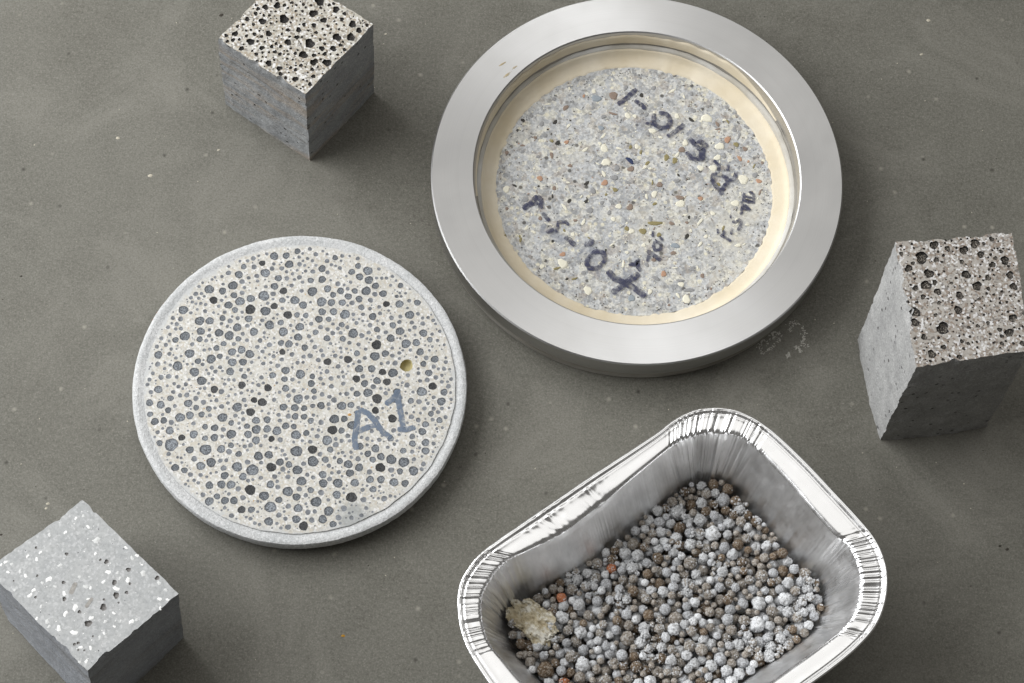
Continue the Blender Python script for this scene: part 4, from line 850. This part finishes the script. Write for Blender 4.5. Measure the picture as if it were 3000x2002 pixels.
ANCH = [((1370, 470), 'in the tip of the far corner'), ((1180, 560), 'in the far corner, upper-left wall side'), ((1500, 620), 'in the far corner, right-hand wall side'), ((1000, 660), 'high along the upper-left wall'),
 ((760, 800), 'against the upper-left wall below the dented rim'), ((560, 900), 'low along the upper-left wall'), ((430, 1000), 'between the left wall and beige crumb'), ((520, 1300), 'just below the flat beige crumb'), ((640, 1180), 'just right of the flat beige crumb'),
 ((1720, 760), 'against the right-hand wall'), ((1940, 960), 'in the right-hand corner'), ((1880, 1190), 'against the lower right wall'), ((1620, 1330), 'by the lower right wall, bottom edge'), ((1330, 1400), 'at the bottom edge, right of mid-heap'), ((1020, 1400), 'at the bottom edge, below mid-heap'), ((700, 1420), 'at the bottom edge by the left wall'),
 ((1320, 740), 'in the upper middle of the heap'), ((1030, 870), 'in the upper left mid-heap'), ((1500, 920), 'in the upper right mid-heap'), ((800, 1040), 'in the left mid-heap'), ((1120, 1060), 'in the very middle of the heap'), ((1400, 1120), 'right of the middle of the heap'), ((900, 1220), 'left of the lower mid-heap'), ((1200, 1240), 'in the lower mid-heap'), ((1650, 1100), 'between mid-heap and the right-hand corner')]
def zone(p): return min(ANCH, key=lambda t: math.hypot(p[0] - t[0][0], p[1] - t[0][1]))[1]
def size(r): return 'large ' if r > 0.00167 else ('small ' if r < 0.00125 else 'mid-sized ')
for a_, b_ in [((855, 870), 'orange'), ((610, 1455), 'orange'), ((610, 1040), 'orange'), ((1640, 690), 'brown'), ((1720, 800), 'brown'), ((1800, 1170), 'brown'), ((640, 1120), 'brown'), ((1240, 500), 'brown'), ((1240, 670), 'brown'), ((1550, 900), 'brown')]: pass
forced = {}; orange_id = {}
for (px_, py_), kd in [((855, 870), 'orange'), ((610, 1455), 'orange'), ((610, 1040), 'orange'), ((1640, 690), 'brown'), ((1720, 800), 'brown'), ((1800, 1170), 'brown'), ((640, 1120), 'brown'), ((1240, 510), 'brown'), ((1500, 510), 'brown'), ((1240, 670), 'brown'), ((1550, 900), 'brown'), ((1800, 760), 'brown'), ((1720, 1280), 'white'), ((1570, 1270), 'white'), ((1750, 1250), 'white'), ((1300, 740), 'white'), ((1420, 900), 'white'), ((1400, 650), 'pale')]:
    cand = [i for i in order[:360] if i not in forced]; d = [math.hypot(z6p[i][0] - px_, z6p[i][1] - py_) for i in cand]; forced[cand[int(np.argmin(d))]] = kd
    if kd == 'orange': orange_id[cand[int(np.argmin(d))]] = px_ + (py_ == 1040)
oname = {'orange': dict(zip((855, 610, 611), ['orange pellet against the long upper-left wall of the foil tray', 'orange pellet at the very bottom edge of the photo', 'orange pellet a little right of and above the flat beige crumb']))}
stuff = {}; shown = []
for n_, i in enumerate(order):
    if n_ >= 300 and vis[i] < 1 and PEL[i, 2] < 0.010: continue
    kd = forced.get(i) or kind_of(i); x, y, zz, r = PEL[i]
    if n_ < 300 and vis[i] > 0:
        o = bpy.data.objects.new('clay_pellet', PM[(kd, random.randrange(4))]); col.objects.link(o)
        o.location = (x, y, zz); o.scale = (r * random.uniform(0.97, 1.05), r * random.uniform(0.95, 1.05), r * random.uniform(0.93, 1.03)); o.rotation_euler = (random.uniform(0, 6), random.uniform(0, 6), random.uniform(0, 6))
        lab = oname['orange'][orange_id[i]] if kd == 'orange' else size(r) + KINDS[kd][1] + ' ' + zone(z6p[i])
        tag(o, lab, 'pellet', 'pellets heaped in the foil tray'); shown.append((o, kd, z6p[i]))
    else: stuff.setdefault(kd, []).append((x, y, zz, r))
near_word = {'white': 'a white one', 'pale': 'a pale one', 'tan': 'a grey-brown one', 'brown': 'a rust-brown one', 'orange': 'an orange one'}
for rnd_ in range(2):
    count = {}
    for o, kd, p in shown: count[o['label']] = count.get(o['label'], 0) + 1
    for o, kd, p in shown:
        if count[o['label']] < 2: continue
        ds = sorted((math.hypot(p[0] - q[0], p[1] - q[1]), k2) for o2, k2, q in shown if o2 is not o)
        if rnd_ == 0: o['label'] = o['label'] + ', beside ' + near_word[ds[0][1]]
        elif ds[1][1] != ds[0][1] and 'beside' in o['label'] and len(o['label'].split()) < 13: o['label'] += ' and ' + near_word[ds[1][1]]
bm = bmesh.new(); bmesh.ops.create_icosphere(bm, subdivisions=2, radius=1.0); iv = [v_.co.copy() for v_ in bm.verts]; ifc = [tuple(v_.index for v_ in f_.verts) for f_ in bm.faces]; bm.free()
vs, fs, mi = [], [], []; kk = [k_ for k_ in KINDS if k_ != 'orange']
def scaled(kind):
    """the loose pellets' material: the pellet material with its texture in millimetres"""
    m_ = KINDS[kind][0].copy(); m_.name = kind + '_loose_pellet'
    t = m_.node_tree; mp = t.nodes.new('ShaderNodeMapping'); mp.inputs['Scale'].default_value = (800, 800, 800)
    tc = [n for n in t.nodes if n.type == 'TEX_COORD'][0]; tos = [l.to_socket for l in tc.outputs['Object'].links]
    t.links.new(tc.outputs['Object'], mp.inputs[0])
    for s_ in tos: t.links.new(mp.outputs[0], s_)
    for n in t.nodes:
        if n.type == 'BUMP': n.inputs['Distance'].default_value = 0.0002
    return m_
for q_, kd in enumerate(kk):
    for (x, y, zz, r) in stuff.get(kd, []):
        s = len(vs); o_ = rng.uniform(0, 50)
        for p in iv:
            d = 1 + 0.12 * noise.noise(p * 1.9 + Vector((o_, 0, 0))); vs.append((x + p.x * r * d, y + p.y * r * d, zz + p.z * r * d))
        fs += [tuple(a + s for a in f_) for f_ in ifc]; mi += [q_] * len(ifc)
o = mesh_obj('pellet_bed', vs, fs, [scaled(k_) for k_ in kk], None); o.data.polygons.foreach_set('material_index', mi); o['kind'] = 'stuff'
o['label'] = 'lower layer of small grey and brown pellets filling the foil tray'; o['category'] = 'pellets'
# crust crumbs clinging to the pellets
vs, fs = [], []; top_i = [i for i in order[:330] if vis[i] > 0]
bm = bmesh.new(); bmesh.ops.create_icosphere(bm, subdivisions=1, radius=1.0); jv = [v_.co.copy() for v_ in bm.verts]; jf = [tuple(v_.index for v_ in f_.verts) for f_ in bm.faces]; bm.free()
for _ in range(6500):
    i = top_i[int(rng.integers(len(top_i)))]; x, y, zz, r = PEL[i]
    if _ % 8 and (int(i) * 7919) % 10 > 4: continue
    d = Vector(rng.normal(0, 1, 3)); d.z = abs(d.z) + 0.25; d.normalize(); rr = rng.uniform(0.00010, 0.00024) * (1.7 if rng.uniform() < 0.12 else 1); s = len(vs)
    c_ = Vector((x, y, zz)) + d * (r * 1.0)
    for p in jv:
        e = 1 + 0.4 * noise.noise(p * 2 + Vector((_, 0, 0))); vs.append(tuple(c_ + p * rr * e))
    fs += [tuple(a + s for a in f_) for f_ in jf]
for (px_, py_, sp_) in [(1570, 1260, .0030), (1740, 1270, .0032), (1890, 980, .0026), (1890, 1060, .0028), (740, 985, .0026), (1420, 895, .0024), (1030, 1220, .0024), (1640, 620, .0024), (910, 1060, .0026), (1180, 800, .0020), (530, 1250, .0030), (1300, 735, .0022), (1680, 1335, .0030), (980, 880, .0020), (1200, 600, .0024), (1050, 1330, .0026), (1530, 570, .0022), (1830, 1100, .0028), (640, 940, .0022), (1240, 1000, .0020)]:
    c0_ = at(*z6((px_, py_)), 0.0145)
    for _ in range(130):
        x, y = c0_[0] + rng.normal(0, sp_ * 0.5), c0_[1] + rng.normal(0, sp_ * 0.5); dd_ = np.hypot(PEL[:, 0] - x, PEL[:, 1] - y); hh = PEL[:, 2] + np.sqrt(np.maximum(PEL[:, 3] ** 2 - dd_ ** 2, 0)); hh = hh[dd_ < PEL[:, 3]]
        if not len(hh) or any(math.hypot(PEL[q][0] - x, PEL[q][1] - y) < PEL[q][3] * 1.3 for q in orange_id): continue
        rr = rng.uniform(0.00015, 0.00042); s = len(vs); c_ = Vector((x, y, float(hh.max()) + rr * 0.3))
        for p in jv:
            e = 1 + 0.4 * noise.noise(p * 2 + Vector((_, px_, 0))); vs.append(tuple(c_ + p * rr * e))
        fs += [tuple(a + s for a in f_) for f_ in jf]
o = mesh_obj('crust_crumbs', vs, fs, plain('crust_white', lin(196, 197, 198), 0.9, 0.3), None, smooth=False); o['kind'] = 'stuff'; o['label'] = 'white crusty crumbs clinging to the pellets'; o['category'] = 'crumbs'
# the flat beige crumb
bm = bmesh.new(); bmesh.ops.create_icosphere(bm, subdivisions=5, radius=1.0)
for v_ in bm.verts:
    p = v_.co.copy(); d = 1 + 0.22 * noise.noise(p * 1.6) + 0.14 * noise.noise(p * 3.7 + Vector((4, 0, 0))) + 0.07 * noise.noise(p * 9)
    crack = max(0, 1 - abs(p.y - 0.15 - 0.15 * math.sin(p.x * 3)) * 9) * (p.z > 0) * 0.16
    e = d - crack + 0.22 * noise.noise(Vector((p.x * 2.6, p.y * 2.6, 9))) + 0.12 * noise.noise(p * 6.5); v_.co = Vector((p.x * 0.0078 * e, p.y * 0.0041 * e, p.z * 0.0009 * (d - 2 * crack) + 0.0007 * noise.noise(Vector((p.x * 2.2, p.y * 1.6, 5))) + 0.0009 * noise.noise(p * 4.5) + 0.0006 * noise.noise(p * 10)))
me = bpy.data.meshes.new('beige_crumb'); bm.to_mesh(me); bm.free(); me.polygons.foreach_set('use_smooth', [True] * len(me.polygons))
m = N('beige_crumb', 0.9, spec=0.2); a = m.noise(260, 4, 0.7); f = m.noise(1100, 3, 0.7)
c = m.ramp(a, [(0.3, lin(172, 158, 128)), (0.5, lin(194, 184, 158)), (0.62, lin(224, 221, 210))]); c = m.mix(m.ramp(f, [(0.3, 0.5), (0.5, 0.0)]), c, lin(112, 92, 64)); m.base(c).bump(f, 0.6, 0.0004); me.materials.append(m.m)
o = bpy.data.objects.new('beige_crumb', me); col.objects.link(o)
near = np.hypot(PEL[:, 0] - lump_xy[0], PEL[:, 1] - lump_xy[1]) < 0.006
zl = float((PEL[near, 2] + PEL[near, 3]).max()) if near.any() else 0.014
o.location = (lump_xy[0], lump_xy[1], zl - 0.0007); o.rotation_euler = (0.10, 0.02, math.radians(-36)); tag(o, 'flat beige crumb lying on the pellets by the left corner of the tray', 'crumb')
